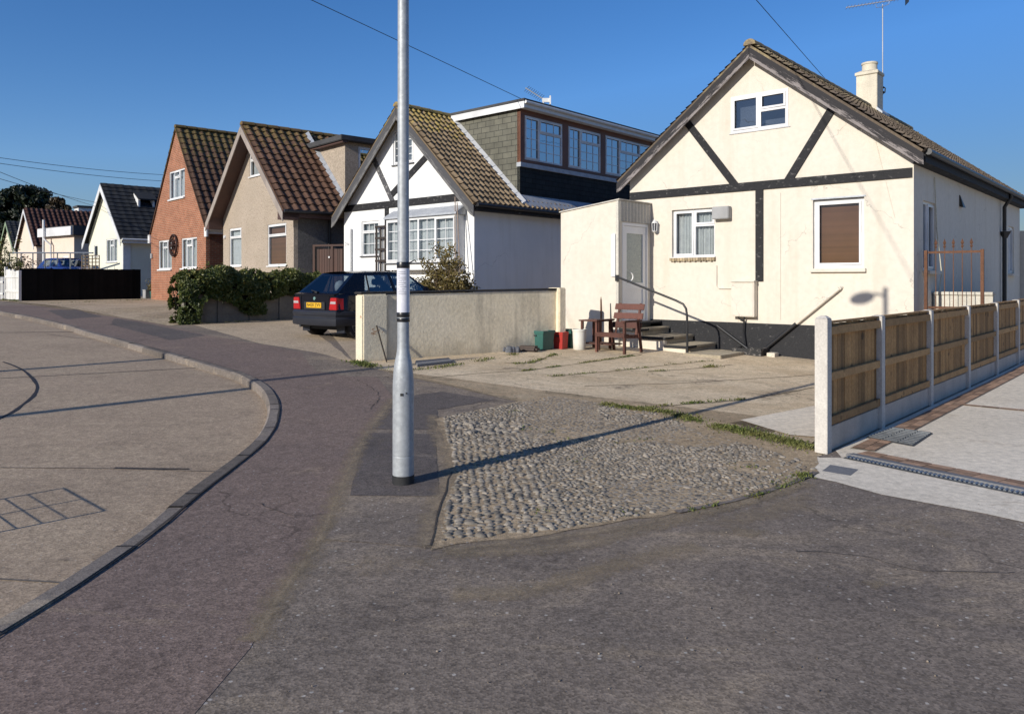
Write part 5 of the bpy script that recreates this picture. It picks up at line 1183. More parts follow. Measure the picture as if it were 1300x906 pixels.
# ---------------------------------------------------------------- hatchback (local y forward, rear at y = 0)
m_tyre = pm('tyre rubber', (.018, .018, .019), rough=.85, v2=.1, bump=.2, bs=40)
m_alloy = pm('wheel alloy', (.42, .43, .45), metal=.7, rough=.4, bump=0, v2=.05)
m_bump = pm('dark grey bumper', (.020, .022, .030), (.026, .028, .036), rough=.45, spec=.3, v2=.05)
m_red = pm('red lamp lens', (.45, .012, .015), rough=.15, spec=.6, v2=.05, s1=30, bump=.2, bs=90)
m_clear = pm('clear lamp lens', (.45, .40, .40), rough=.15, spec=.6, v2=0, bump=0)
m_plate = pm('yellow plate', (.80, .46, .03), rough=.35, v2=0, bump=0)
m_glyph = pm('plate glyphs', (.02, .02, .02), rough=.5, v2=0, bump=0)
m_cabin = pm('car cabin', (.035, .035, .04), rough=.9, v2=0, bump=0)
m_cglass = glass_mat('car glass', (.50, .56, .58), .16)
def paint(name, c):
    n = NT(name); n.b.inputs['Coat Weight'].default_value = .35; n.b.inputs['Coat Roughness'].default_value = .04
    col = n.mix(n.rng(n.noise(2.5, 5), .4, .65), c, mul(c, 1.25)); return n.done(col, n.rng(n.noise(7, 4), .3, .7, .2, .3), .25)
def car(name, label, loc, rz, pm_, plate=True, tint=True):
    t = thing(name, label, 'car', loc, rz); w = .80
    # lower body, lofted rings along the length: (y, half width, underside z, shoulder z, deck z)
    st = [(.06, .74, .42, .88, .90), (.10, .765, .36, .915, .93), (.35, .79, .26, .925, .94), (.8, .80, .20, .925, .94), (1.6, .805, .19, .92, .935), (2.6, .80, .19, .915, .93), (2.85, .80, .20, .90, .93), (3.3, .785, .22, .84, .88), (3.62, .74, .30, .76, .80), (3.74, .68, .38, .66, .70)]
    rings = []
    for y, hw, zb, zs, zd in st:
        zm = .56 if zs > .8 else .52
        prof = [(0, zb), (hw * .86, zb), (hw * .96, zb + .07), (hw + .012, zm - .06), (hw + .016, zm), (hw + .004, zm + .06), (hw - .012, zs - .05), (hw - .035, zs), (hw - .09, zd), (0, zd + .01)]
        rings.append([(x, y, z) for x, z in prof] + [(-x, y, z) for x, z in prof[-2:0:-1]])
    mb = MB(); n = len(rings[0]); vs = [p for r in rings for p in r]; fs = []
    for i in range(len(rings) - 1):
        for k in range(n): fs.append((i * n + k, i * n + (k + 1) % n, (i + 1) * n + (k + 1) % n, (i + 1) * n + k))
    fs += [tuple(range(n)), tuple((len(rings) - 1) * n + k for k in range(n))]
    mb.add(vs, fs); body = mb.build('body', pm_, t, fixn=True)
    cut = MB()                                                     # wheel arches cut out of the shell
    for y in (.62, 3.07):
        cut.tube([(-1.0, y, .30), (1.0, y, .30)], .325, 28)
    oc = cut.build('cutter', pm_, None, fixn=True)
    md = body.modifiers.new('b', 'BOOLEAN'); md.object = oc; md.operation = 'DIFFERENCE'; md.solver = 'EXACT'
    oc.location = (0, 0, 0); old = (t.location.copy(), t.rotation_euler.copy()); t.location = (0, 0, 0); t.rotation_euler = (0, 0, 0)
    bpy.context.view_layer.update(); dg = bpy.context.evaluated_depsgraph_get()
    me = bpy.data.meshes.new_from_object(body.evaluated_get(dg)); body.modifiers.clear(); body.data = me
    t.location, t.rotation_euler = old; bpy.data.objects.remove(oc)
    me.materials.clear(); me.materials.append(pm_); me.shade_smooth(); me.set_sharp_from_angle(angle=rad(28))
    # greenhouse: belt line and roof line per station
    Bl = [(.12, .70), (.80, .735), (1.60, .745), (1.70, .745), (2.60, .735), (2.78, .72)]
    Rl = [(.66, .555), (.92, .575), (1.52, .585), (1.60, .585), (2.06, .575), (2.16, .56)]; zB, zR = .935, [1.365, 1.385, 1.395, 1.395, 1.38, 1.365]
    def pt(i, f, sx): return Vector((sx * (Bl[i][1] + (Rl[i][1] - Bl[i][1]) * f), Bl[i][0] + (Rl[i][0] - Bl[i][0]) * f, zB + (zR[i] - zB) * f))
    shell = MB(); gl = MB(); rub = MB(); lv = [0, .05, .86, 1]
    for sx in (-1, 1):
        for i in range(5):
            for j in range(3):
                q = [pt(i, lv[j], sx), pt(i + 1, lv[j], sx), pt(i + 1, lv[j + 1], sx), pt(i, lv[j + 1], sx)]
                (gl if (i in (1, 3) and j == 1) else shell).quad(*q)
        a, b = pt(1, .3, sx), pt(1, .86, sx); rub.bar(pt(1, .05, sx).lerp(pt(2, .05, sx), .16), pt(1, .86, sx).lerp(pt(2, .86, sx), .06), .03, .02, up=(sx, 0, 0))
    def cross(i, glass):
        L = [pt(i, f, -1) for f in lv]; Rr = [pt(i, f, 1) for f in lv]; xs = [0, .08, .92, 1]
        for j in range(3):
            for k in range(3):
                g = lambda jj, kk: L[jj].lerp(Rr[jj], xs[kk]) + Vector((0, (-.03 if i == 0 else .05) * (1 - (2 * xs[kk] - 1) ** 2), 0))
                (gl if j == 1 and k == 1 else shell).quad(g(j, k), g(j, k + 1), g(j + 1, k + 1), g(j + 1, k))
    cross(0, 1); cross(5, 1)
    for i in range(5):
        xs = [-1, -.85, -.4, 0, .4, .85, 1]
        P = lambda ii, x: pt(ii, 1, 1) * 1.0 if False else Vector((pt(ii, 1, 1).x * x, pt(ii, 1, 1).y + ((-.03 if ii == 0 else .05 if ii == 5 else 0) * (1 - x * x)), zR[ii] + .035 * (1 - x * x)))
        for k in range(6): shell.quad(P(i, xs[k]), P(i, xs[k + 1]), P(i + 1, xs[k + 1]), P(i + 1, xs[k]))
    shell.build('roof', pm_, t, smooth=25, fixn=False); gl.build('car_glass', m_cglass, t, smooth=40); rub.build('window_divider', m_black, t)
    mb = MB(); mb.box(-.66, .66, .2, 2.7, .9, .95); 
    for x in (-.36, .36): mb.box(x - .24, x + .24, 1.95, 2.07, .9, 1.05); mb.box(x - .12, x + .12, 1.96, 2.04, 1.1, 1.25)
    mb.box(-.6, .6, .98, 1.1, .9, 1.0); mb.build('seats', m_cabin, t, bevel=.03)
    mb = MB(); mb.lathe([(.05, 0), (.11, .04), (.125, .14), (.10, .22), (.03, .26)], 12, c=(.14, .62, .95)); mb.build('headrest', pm('pale headrest', (.5, .5, .52)), t, smooth=60)
    # tailgate ledge, lamps, plate, bumper
    mb = MB(); mb.prism([(-.70, .03, .885), (.70, .03, .885), (.70, .03, .925), (-.70, .03, .925)], [(-.70, .16, .90), (.70, .16, .90), (.70, .16, .955), (-.70, .16, .955)]); mb.build('tailgate_spoiler', pm_, t, bevel=.012)
    for sx in (-1, 1):
        mb = MB(); A = [(sx * .50, .045, .60), (sx * .755, .045, .60), (sx * .755, .05, .85), (sx * .55, .045, .85)]; B = [(sx * .50, .2, .60), (sx * .79, .22, .60), (sx * .775, .22, .85), (sx * .55, .2, .85)]
        mb.prism(A, B); tl_ = mb.build('tail_light', m_red, t, bevel=.01, fixn=True)
        mb = MB(); mb.prism([(sx * .555, .039, .725), (sx * .735, .039, .725), (sx * .735, .039, .775), (sx * .57, .039, .775)], [(sx * .555, .1, .725), (sx * .735, .1, .725), (sx * .735, .1, .775), (sx * .57, .1, .775)]); mb.build('reversing_lens', m_clear, tl_)
    mb = MB(); mb.box(-.36, .36, .045, .12, .60, .76); mb.build('plate_recess', m_black, t)
    mb = MB(); mb.box(-.26, .26, .03, .044, .635, .745); pl = mb.build('number_plate', m_plate, t, bevel=.004)
    if plate: text_mesh('registration', 'N420 ZVV', .105, m_glyph, pl, (0, .0285, .69), (rad(90), 0, 0), .0012)
    mb = MB(); mb.lathe([(.04, 0), (.036, .012), (.01, .016)], 14, mp=lambda a, b, z: (a, .058 - z, .83 + b)); mb.build('badge', pm('green silver badge', (.25, .42, .38), metal=.4, rough=.3), t)
    mb = MB()
    for sx in (-1, 1): mb.box(sx * .485 - .003, sx * .485 + .003, .05, .07, .585, .885); mb.box(sx * .79, sx * .822, 1.22, 1.228, .3, .91); mb.box(sx * .79, sx * .824, 1.995, 2.003, .25, .91)
    mb.build('shut_lines', m_black, t)
    # bumper: a wrapped bar with a step
    P = [(.81, .62), (.80, .22), (.74, .04), (.5, -.025), (0, -.045)]; P = P + [(-x, y) for x, y in P[-2::-1]]
    prof = [(0, .27), (.035, .30), (.035, .42), (.0, .44), (.0, .47), (.03, .49), (.03, .55), (-.03, .585)]
    mb = MB(); vs = []; fs = []; m = len(prof)
    for i, (x, y) in enumerate(P):
        o = Vector((x, y - .45)).normalized() if abs(x) > .6 else Vector((x * .2, -1)).normalized()
        for dd_, z in prof: vs.append((x + o.x * dd_ * .6, y + o.y * dd_ * .6, z))
    for i in range(len(P) - 1):
        for k in range(m - 1): fs.append((i * m + k, (i + 1) * m + k, (i + 1) * m + k + 1, i * m + k + 1))
    fs.append(tuple(i * m + m - 1 for i in range(len(P)))); fs.append(tuple(i * m for i in range(len(P))))
    mb.add(vs, fs); mb.build('rear_bumper', m_bump, t, smooth=40, fixn=True)
    mb = MB(); mb.box(-.7, .7, 3.6, 3.85, .3, .52); mb.build('front_bumper', m_bump, t, bevel=.05)
    mb = MB(); mb.tube([(-.42, -.02, .25), (-.42, .3, .26)], .03, 10); mb.box(-.5, .3, .3, .6, .24, .34); mb.build('exhaust', m_steel, t)
    mb = MB(); mb.bar((.02, .10, .97), (-.25, .16, 1.0), .02, .015); mb.box(-.02, .06, .07, .13, .945, .975); mb.build('rear_wiper', m_black, t)
    for sx in (-1, 1):
        for y in (.62, 3.07):
            mm = lambda a, b, z: (sx * (.60 + z), y + a, .285 + b)
            mb = MB(); mb.lathe([(.19, .0), (.27, .0), (.285, .02), (.285, .16), (.27, .185), (.205, .19), (.2, .17)], 32, mp=mm); wh = mb.build('wheel', m_tyre, t, smooth=40)
            mb = MB(); mb.lathe([(.2, .17), (.19, .188), (.185, .17), (.06, .165), (.05, .185), (.0, .187)], 28, mp=mm)
            for i in range(6):
                a = math.pi * 2 * i / 6; c, s_ = math.cos(a), math.sin(a)
                mb.hexa([mm(c * .05 - s_ * .03 * q, s_ * .05 + c * .03 * q, z) if r_ == 0 else mm(c * .19 - s_ * .022 * q, s_ * .19 + c * .022 * q, z) for z in (.168, .186) for r_, q in ((0, -1), (1, -1), (1, 1), (0, 1))])
            mb.build('rim', m_alloy, wh)
            mb = MB(); mb.lathe([(.0, .158), (.188, .158), (.188, .163), (0, .164)], 24, mp=mm); mb.build('brake_shadow', m_black, wh)
        mb = MB(); mb.box(sx * .60 - .13, sx * .60 + .13, .27, .29, .12, .38); mb.build('mud_flap', m_bump, t)
        mb = MB(); mb.box(sx * .815 - .006, sx * .815 + .006, 1.05, 2.9, .52, .57); mb.build('side_moulding', m_bump, t)
        mb = MB(); mb.box(sx * .815 - .014, sx * .815 + .01, 1.45, 1.6, .80, .835); mb.build('door_handle', m_bump, t)
        mb = MB(); mb.box(sx * .86 - .08, sx * .86 + .08, 2.42, 2.5, .94, 1.06); mb.build('door_mirror', pm_, t, bevel=.025)
        mb = MB(); mb.box(sx * .56 - .13, sx * .56 + .13, 3.66, 3.755, .56, .67); mb.build('headlight', m_clear, t, bevel=.02)
    mb = MB(); mb.box(-.56, .56, .3, 3.4, .17, .5); mb.box(-.66, .66, 1.15, 2.65, .2, .9); mb.build('underbody', m_black, t)
    return t
m_navy = paint('dark navy paint', (.002, .0025, .007)); m_blue = paint('blue paint', (.012, .028, .14))
th = rad(40); hd = Vector((math.sin(th), math.cos(th))); rt = Vector((hd.y, -hd.x))
rrc = Vector(((428 - CX) / F * 15.6, 15.6)); pos = rrc - rt * .79 - hd * .04
car('parked_hatchback', 'dark navy hatchback with a yellow number plate parked behind the cream wall', (pos.x, pos.y, E(pos.x, pos.y) + .02), -th, m_navy)
# ---------------------------------------------------------------- cream garden wall
m_gwall = pm('stained cream wall', (.86, .76, .57), (.78, .68, .49), rough=.9, s1=1.6, s2=14, v2=.12, bump=.5, bs=18, bd=.012, dirt=(.55, (.27, .235, .17), .75), streak=((.30, .265, .20), .6))
m_coping = pm('dark bitumen coping', (.03, .03, .032), (.06, .055, .05), rough=.85, v2=.3)
m_wend = pm('flaking white end', (.70, .63, .48), (.42, .25, .15), rough=.85, s1=3.5, lo=.6, hi=.63, bump=.6, bs=14, dirt=(.35, (.35, .26, .18), .7))
W0 = G(459, 459); W1 = G(707, 442); wd_ = Vector((W1.x - W0.x, W1.y - W0.y)).normalized(); wn = Vector((-wd_.y, wd_.x)); Lw = (Vector((W1.x, W1.y)) - Vector((W0.x, W0.y))).length
t = thing('garden_wall', 'stained cream rendered garden wall with dark coping between the two drives', 'wall', (W0.x, W0.y, 0), math.atan2(wd_.y, wd_.x))
zt0 = AT(459, 374.5, W0.y).z; zt1 = AT(707, 369, W1.y).z
def wz(x): return zt0 + (zt1 - zt0) * x / Lw
def wallseg(x0, x1, y0, y1, dz=0, zb=-.3): return [(x0, y0, zb), (x1, y0, zb), (x1, y1, zb), (x0, y1, zb), (x0, y0, wz(x0) + dz), (x1, y0, wz(x1) + dz), (x1, y1, wz(x1) + dz), (x0, y1, wz(x0) + dz)]
mb = MB(); mb.hexa(wallseg(.47, Lw, 0, .2)); mb.build('wall_body', m_gwall, t)
mb = MB(); mb.hexa(wallseg(0, .468, -.045, .25, .012)); mb.build('end_pillar', m_wend, t, bevel=.025)
mb = MB(); mb.hexa([(a, b, wz(a) + (.013 if z == 0 else .05)) for z in (0, 1) for a, b in ((-.02, -.02), (Lw, -.025), (Lw, .25), (-.02, .26))]); mb.build('coping', m_coping, t, bevel=.012)
mb = MB(); mb.hexa(wallseg(Lw - .02, Lw + .16, -.1, .28, .06)); mb.build('end_pillar', m_gwall, t, bevel=.02)
p = G(478, 459); q = AT(477, 424, p.y + .25); q = AT(477, 410, p.y + .12)
mb = MB(); mb.tube([p + Vector((.18, -.05, 0)), AT(478, 413, p.y + .06)], .012, 6); o = mb.build('garden_cane', pm('dark cane', (.04, .03, .025))); tag(o, 'thin dark stick leaning on the end of the cream garden wall', 'cane')
t = thing('paving_slab', 'loose grey paving slab lying in the weeds at the foot of the cream wall', 'paving slab')
q = PX((527, 461), (570, 457), (575, 461), (530, 466)); mb = MB(); mb.hexa([(p.x, p.y, p.z - .02) for p in q] + [(p.x, p.y, p.z + .045) for p in q]); mb.build('slab', m_edge, t, bevel=.008)

# ---------------------------------------------------------------- tubs and boxes by the wall
m_green = pm('green plastic', (.035, .125, .105), (.03, .10, .085), rough=.45, spec=.4, v2=.05, bump=0)
m_redp = pm('red plastic', (.42, .04, .03), (.34, .035, .03), rough=.45, v2=.08, bump=0)
m_whp = pm('white plastic bucket', (.72, .70, .64), (.62, .60, .52), rough=.5, v2=.05, dirt=(.12, (.4, .36, .28), .5))
m_dgrey = pm('dark grey plastic', (.045, .048, .055), rough=.6, v2=.1)
def tub(name, label, cat, px, py, wpx, hpx, mat, taper=.86, lid=None, square=True, depth=.75, handle=False):
    g = G(px, py); k = g.y / F; w, h = wpx * k, hpx * k; a = math.atan2(hb.d.y, hb.d.x) if square else 0
    t = thing(name, label, cat, g, a); w2 = w / 2 / (1.15 if square else 1); d2 = w2 * depth; mb = MB()
    if square:
        def ring(f, z, i=0): return [(-w2 * f + i, -d2 * f + i, z), (w2 * f - i, -d2 * f + i, z), (w2 * f - i, d2 * f - i, z), (-w2 * f + i, d2 * f - i, z)]
        R4 = [ring(taper, 0), ring(.97, h * .86), ring(1.03, h * .865), ring(1.03, h), ring(1.03, h, .02), ring(.95, h * .86, .02), ring(taper, .03, .02)]
        vs = [p for r in R4 for p in r]; fs = [(0, 1, 2, 3), (24, 25, 26, 27)]
        for i in range(6):
            for q in range(4): fs.append((i * 4 + q, i * 4 + (q + 1) % 4, i * 4 + 4 + (q + 1) % 4, i * 4 + 4 + q))
        mb.add(vs, fs); mb.build('tub', mat, t, bevel=.008)
        if lid: mb = MB(); mb.box(-w2 * 1.05, w2 * 1.05, -d2 * 1.05, d2 * 1.05, h + .003, h + .03); mb.box(-w2 * .8, w2 * .8, -d2 * .8, d2 * .8, h + .031, h + .05); mb.build('lid', lid, t, bevel=.008)
    else:
        mb.lathe([(w2 * taper, 0), (w2 * .97, h * .9), (w2 * 1.04, h * .905), (w2 * 1.04, h), (w2 * .95, h), (w2 * .9, h * .85), (w2 * taper * .9, .03)], 28); mb.build('tub', mat, t, smooth=40)
    if handle: mb = MB(); mb.box(-w2 * .3, w2 * .3, -d2 * 1.02 - .012, -d2 * .95, h * .72, h * .78); mb.build('grip', m_dgrey, t)
    return t
tub('plant_pot', 'dark grey plastic pot beside the green recycling box', 'pot', 665, 443.5, 15, 17, m_dgrey, square=False)
tub('recycling_box', 'green plastic recycling box standing against the cream garden wall', 'box', 685, 443, 36, 24, m_green, handle=True)
tub('storage_box', 'red plastic box between the green box and the green lidded bin', 'box', 711.5, 442.5, 19, 21.5, m_redp, handle=True)
tub('lidded_bin', 'green lidded bin behind the red box', 'bin', 721, 440.5, 26, 20, m_green, lid=m_green)
tub('white_bucket', 'white plastic bucket between the bins and the wooden furniture', 'bucket', 735.5, 443.5, 18, 26, m_whp, square=False)
g = G(671, 446); t = thing('rubble_slab', 'brown lump of slab lying in front of the green recycling box', 'slab', g, -.4); mb = MB(); mb.box(-.2, .2, -.12, .12, -.01, .11); mb.build('slab', pm('brown slab', (.10, .075, .06), (.07, .055, .05), bump=.6, bs=20), t, bevel=.04)
g = G(648, 447); t = thing('crumpled_sack', 'small crumpled grey sack at the foot of the cream garden wall', 'sack', g); mb = MB()
for i in range(7): dome(mb, (U(-.14, .14), U(-.06, .06), .03), U(.05, .09), U(.04, .07), U(.05, .1), U(0, 3), .5)
mb.build('sack', pm('grey sack', (.16, .17, .19), (.07, .07, .08), s1=14, bump=.7, bs=25), t, smooth=50)
# rods against the porch
m_rust = pm('rusty iron', (.15, .072, .042), (.105, .052, .032), rough=.85, s1=8, v2=.2)
for px, py, y1, mat, lb in ((763, 443, 376.5, m_rust, 'tall rusty iron rod leaning on the cream porch'), (775, 443, 385, m_steel, 'shorter grey rod leaning on the cream porch')):
    g = hb.world(-.99 + 1.534 * (px - 711) / 74., -1.40, -.0); rx = (px - CX) / F; g = Vector((rx * g.y, g.y, E(rx * g.y, g.y))); top = AT(px, y1, g.y + .08); mb = MB(); mb.tube([g, g.lerp(top, .93), top], [.016, .016, .003] if mat is m_rust else .010, 6); o = mb.build('iron_rod', mat); tag(o, lb, 'rod')

# ---------------------------------------------------------------- wooden armchair and side table
m_wood = pm('red brown stained wood', (.125, .05, .036), (.095, .04, .03), rough=.65, s1=6, v2=.15, tint=.25)
za = math.atan2(hb.d.y, hb.d.x)
g = G(790, 447.5)
c = Vector((2.08, 14.95)); t = thing('garden_armchair', 'red brown wooden garden armchair facing the yard at the foot of the steps', 'chair', (c.x, c.y, E(c.x, c.y) + .005), za)
cw, cd = .32, .27
def cb(name, *bars):
    mb = MB()
    for b in bars: mb.bar(*b, t=R())
    return mb.build(name, m_wood, t, bevel=.004)
for sx in (-1, 1):
    cb('leg', ((sx * cw, -cd, 0), (sx * cw, -cd, .60), .06, .045)); cb('leg', ((sx * cw, cd + .06, 0), (sx * cw, cd - .06, .60), .05, .045))
    cb('armrest', ((sx * cw, -cd - .06, .62), (sx * cw, cd + .02, .62), .09, .035))
    cb('side_rail', ((sx * (cw - .04), -cd, .33), (sx * (cw - .04), cd, .31), .035, .07))
cb('seat', *[((-cw, y, .385 - .02 * k), (cw, y, .385 - .02 * k), .085, .025) for k, y in enumerate((-.26, -.16, -.06, .04, .14))]); cb('apron', ((-cw - .02, -cd - .03, .35), (cw + .02, -cd - .03, .35), .025, .08))
cb('backrest', *[((-cw - .02, cd + .03 + .1 * k, z), (cw + .02, cd + .03 + .1 * k, z), .025, .12, (0, .3, 1)) for k, z in ((0, .52), (.55, .70), (1.1, .88))]); 
for sx in (-1, 1): cb('back_post', ((sx * .24, cd - .02, .3), (sx * .24, cd + .17, .95), .05, .03))
cs = Vector((1.70, 15.42)); t = thing('side_table', 'small red brown wooden side table with a low shelf next to the armchair', 'table', (cs.x, cs.y, E(cs.x, cs.y) + .005), za)
for sx in (-1, 1):
    for sy in (-1, 1): cb('leg', ((sx * .2, sy * .2, 0), (sx * .2, sy * .2, .56), .05, .05))
cb('tabletop', *[((-.26, y, .575), (.26, y, .575), .095, .025) for y in (-.2, -.1, 0, .1, .2)]); cb('shelf', *[((-.2, y, .12), (.5, y, .12), .095, .025) for y in (-.15, -.05, .05, .15)])

# ---------------------------------------------------------------- rusty gate and block wall beside the bungalow
gp0 = hb.o + hb.d * (5.89 + .1) + hb.n * .40; gp1 = hb.o + hb.d * (5.89 + .98) + hb.n * .40
t = thing('iron_gate', 'rusty spear topped iron gate between the bungalow and the timber fence', 'gate', (gp0.x, gp0.y, 0), math.atan2(hb.d.y, hb.d.x))
mb = MB(); mb.box(-.026, .026, -.026, .026, -.1, 2.14); mb.build('gate_post', m_rust, t, bevel=.004); mb = MB(); mb.box(.85, .902, -.026, .026, -.1, 2.14); mb.build('gate_post', m_rust, t, bevel=.004)
mb = MB()
for z in (2.10, 1.12, .25): mb.box(.036, .849, -.006, .006, z - .02, z + .02)
mb.build('gate_rail', m_rust, t)
for i in range(5):
    x = .16 + i * .138; mb = MB(); mb.box(x - .006, x + .006, -.0055, .0065, .2, 2.18); mb.lathe([(.008, 0), (.024, .03), (.01, .055), (.026, .09), (.0, .17)], 4, c=(x, 0, 2.17)); mb.build('spear', m_rust, t)
m_blkw = pm('pale block wall', (.60, .57, .50), (.5, .47, .4), s1=3, bump=.5, bs=20, streak=((.36, .33, .27), .5))
b0 = hb.o + hb.d * (5.89 + .02) + hb.n * 1.25; t = thing('block_wall', 'low pale block wall behind the rusty iron gate', 'wall', (b0.x, b0.y, 0), math.atan2(hb.d.y, hb.d.x))
mb = MB(); mb.box(0.01, .97, 0, .15, -.1, 1.33); mb.build('blocks', m_blkw, t, bevel=.01); mb = MB(); mb.box(0.01, 1.0, -.03, .18, 1.331, 1.39); mb.build('coping', m_blkw, t, bevel=.01)

# ---------------------------------------------------------------- boundary wall under the hedge
m_slabw = pm('grey concrete panels', (.20, .18, .15), (.15, .135, .115), rough=.9, s1=2.5, s2=20, v2=.15, bump=.4, bs=22, streak=((.09, .08, .07), .5))
Hh0 = G(236, 411); Hh1 = G(392, 404); hd0 = Vector((Hh0.x, Hh0.y)); hv = Vector((Hh1.x, Hh1.y)) - hd0; HL = hv.length; hv.normalize(); hn = Vector((-hv.y, hv.x))
t = thing('panel_wall', 'low grey concrete panel wall under the ivy hedge', 'wall', (hd0.x, hd0.y, 0), math.atan2(hv.y, hv.x))
ez = lambda x: E(hd0.x + hv.x * x, hd0.y + hv.y * x)
for i in range(5):
    x = HL * i / 4; mb = MB(); mb.box(x - .07, x + .07, -.05, .1, ez(x) - .3, ez(x) + .82); mb.build('wall_post', m_slabw, t, bevel=.006)
    if i < 4:
        x1 = HL * (i + 1) / 4
        for k in range(3): mb = MB(); mb.hexa([(x + .071, -.02, ez(x) - .05 + k * .26), (x1 - .071, -.02, ez(x1) - .05 + k * .26), (x1 - .071, .05, ez(x1) - .05 + k * .26), (x + .071, .05, ez(x) - .05 + k * .26), (x + .071, -.02, ez(x) + .2085 + k * .26), (x1 - .071, -.02, ez(x1) + .2085 + k * .26), (x1 - .071, .05, ez(x1) + .2085 + k * .26), (x + .071, .05, ez(x) + .2085 + k * .26)]); mb.build('wall_panel', m_slabw, t, bevel=.008)

# ---------------------------------------------------------------- black fence and what stands by it
m_bf = pm('black stained boards', (.006, .006, .006), (.010, .009, .008), rough=.9, tint=.3, v2=.1, spec=.1)
f0 = G(25, 382); f1 = Vector((-16.9, 34.7)); fv = Vector((f1.x - f0.x, f1.y - f0.y)); FL = fv.length; fv.normalize()
t = thing('black_fence', 'close boarded black fence between the brick house and the far gardens', 'fence', (f0.x, f0.y, f0.z), math.atan2(fv.y, fv.x))
h_ = 41.5 * f0.y / F; mb = MB(); x = 0
while x < FL: mb.box(x, x + .12, 0, .025 + U(0, .006), -.2, h_ + U(-.01, .01), R()); x += .122
mb.build('boards', m_bf, t); mb = MB(); x = .1
while x < FL: mb.box(x, x + .09, .032, .12, -.2, h_ - .02); x += 1.75
mb.build('fence_posts', m_bf, t)
m_wp = pm('peeling white timber', (.70, .69, .66), (.58, .57, .54), tint=.15, streak=((.4, .38, .34), .4))
f2 = Vector((f0.x - 1.31, f0.y + 1.16, 0)); t = thing('white_gate', 'peeling white boarded gate at the near end of the black fence', 'gate', (f0.x, f0.y, f0.z))
gv = Vector((f2.x - f0.x, f2.y - f0.y)); gl_ = gv.length; t.rotation_euler = (0, 0, math.atan2(gv.y, gv.x)); mb = MB(); x = .03
gl2 = min(gl_, 1.9)
while x < gl2 - .03: mb.box(x, x + .13, -.02, .02, .05, 1.22 + U(-.03, .03) + .1 * x / gl2, R()); x += .135
mb.build('boards', m_wp, t); mb = MB(); mb.box(-.05, .028, -.05, .05, -.1, 1.25); mb.box(gl2, gl2 + .1, -.05, .05, -.1, 1.42); mb.build('gate_post', m_wp, t); mb = MB(); mb.box(.03, gl2 - .01, .021, .05, .35, .45); mb.box(.03, gl2 - .01, .021, .05, .95, 1.05); mb.build('rail', m_wp, t)
p0 = Vector((f0.x - 1.62, f0.y + 1.45, .74)); t = thing('picket_fence', 'weathered white picket fence at the far left beyond the white gate', 'fence', (p0.x, p0.y, p0.z), math.atan2(gv.y, gv.x))
for i in range(9): x = i * .2; mb = MB(); mb.box(x, x + .11, -.015, .015, .03, .95); mb.prism([(x, -.015, .951), (x + .11, -.015, .951), (x + .055, -.015, 1.03)], [(x, .015, .951), (x + .11, .015, .951), (x + .055, .015, 1.03)]); mb.build('picket', m_wp, t)
mb = MB(); mb.box(-.05, 1.9, .016, .05, .25, .33); mb.box(-.05, 1.9, .016, .05, .75, .83); mb.build('rail', m_wp, t)
# galvanised rail beyond the black fence
Yr = 40.; r0 = AT(8, 321, Yr + 2); r1 = AT(118, 321, Yr - 2); t = thing('pipe_railing', 'thin galvanised pipe railing behind the black fence', 'railing')
mb = MB(); mb.tube([r0, r1], .04, 6); mb.build('rail', m_galv, t)
for i in range(7): p = r0.lerp(r1, (i + .3) / 7); mb = MB(); mb.tube([p, Vector((p.x, p.y, .6))], .03, 6); mb.build('post', m_galv, t)
a, b = AT(104, 324, 36.5), AT(126, 324, 36.2); t = thing('trellis', 'weathered brown lattice panel behind the right part of the black fence', 'trellis')
mb = MB()
for i in range(6): p = a.lerp(b, i / 5); mb.bar(p, Vector((p.x, p.y, .7)), .04, .03)
for k in range(7): z = a.z - .02 - k * .16; mb.bar(Vector((a.x, a.y + .03, z)), Vector((b.x, b.y + .03, z)), .03, .04)
mb.build('lattice', pm('weathered lattice', (.20, .15, .10)), t)
cb_ = AT(64, 339, 41.5); car('far_blue_car', 'bright blue car half hidden behind the black fence', (cb_.x + 0, cb_.y, AT(64, 328, 41.5).z - 1.42), -2.2, m_blue, plate=False)
# potted plant and small bin by the brick house
g = G(194.5, 378.5); g2 = Vector((g.x, g.y, g.z))
t = thing('plant_pot', 'green pot with a small bushy plant at the corner of the brick house', 'pot', g2); mb = MB(); mb.lathe([(.12, 0), (.16, .28), (.175, .285), (.175, .33), (.14, .33), (.13, .25)], 18); mb.build('pot', m_green, t, smooth=40)
g = G(186.5, 378.5); t = thing('storage_box', 'small pale grey box beside the green plant pot at the black fence', 'box', g, -.7); mb = MB(); mb.box(-.15, .15, -.13, .13, 0, .36); mb.build('box', m_gbox, t, bevel=.015); mb = MB(); mb.box(-.165, .165, -.145, .145, .362, .40); mb.build('lid', m_gbox, t, bevel=.01)
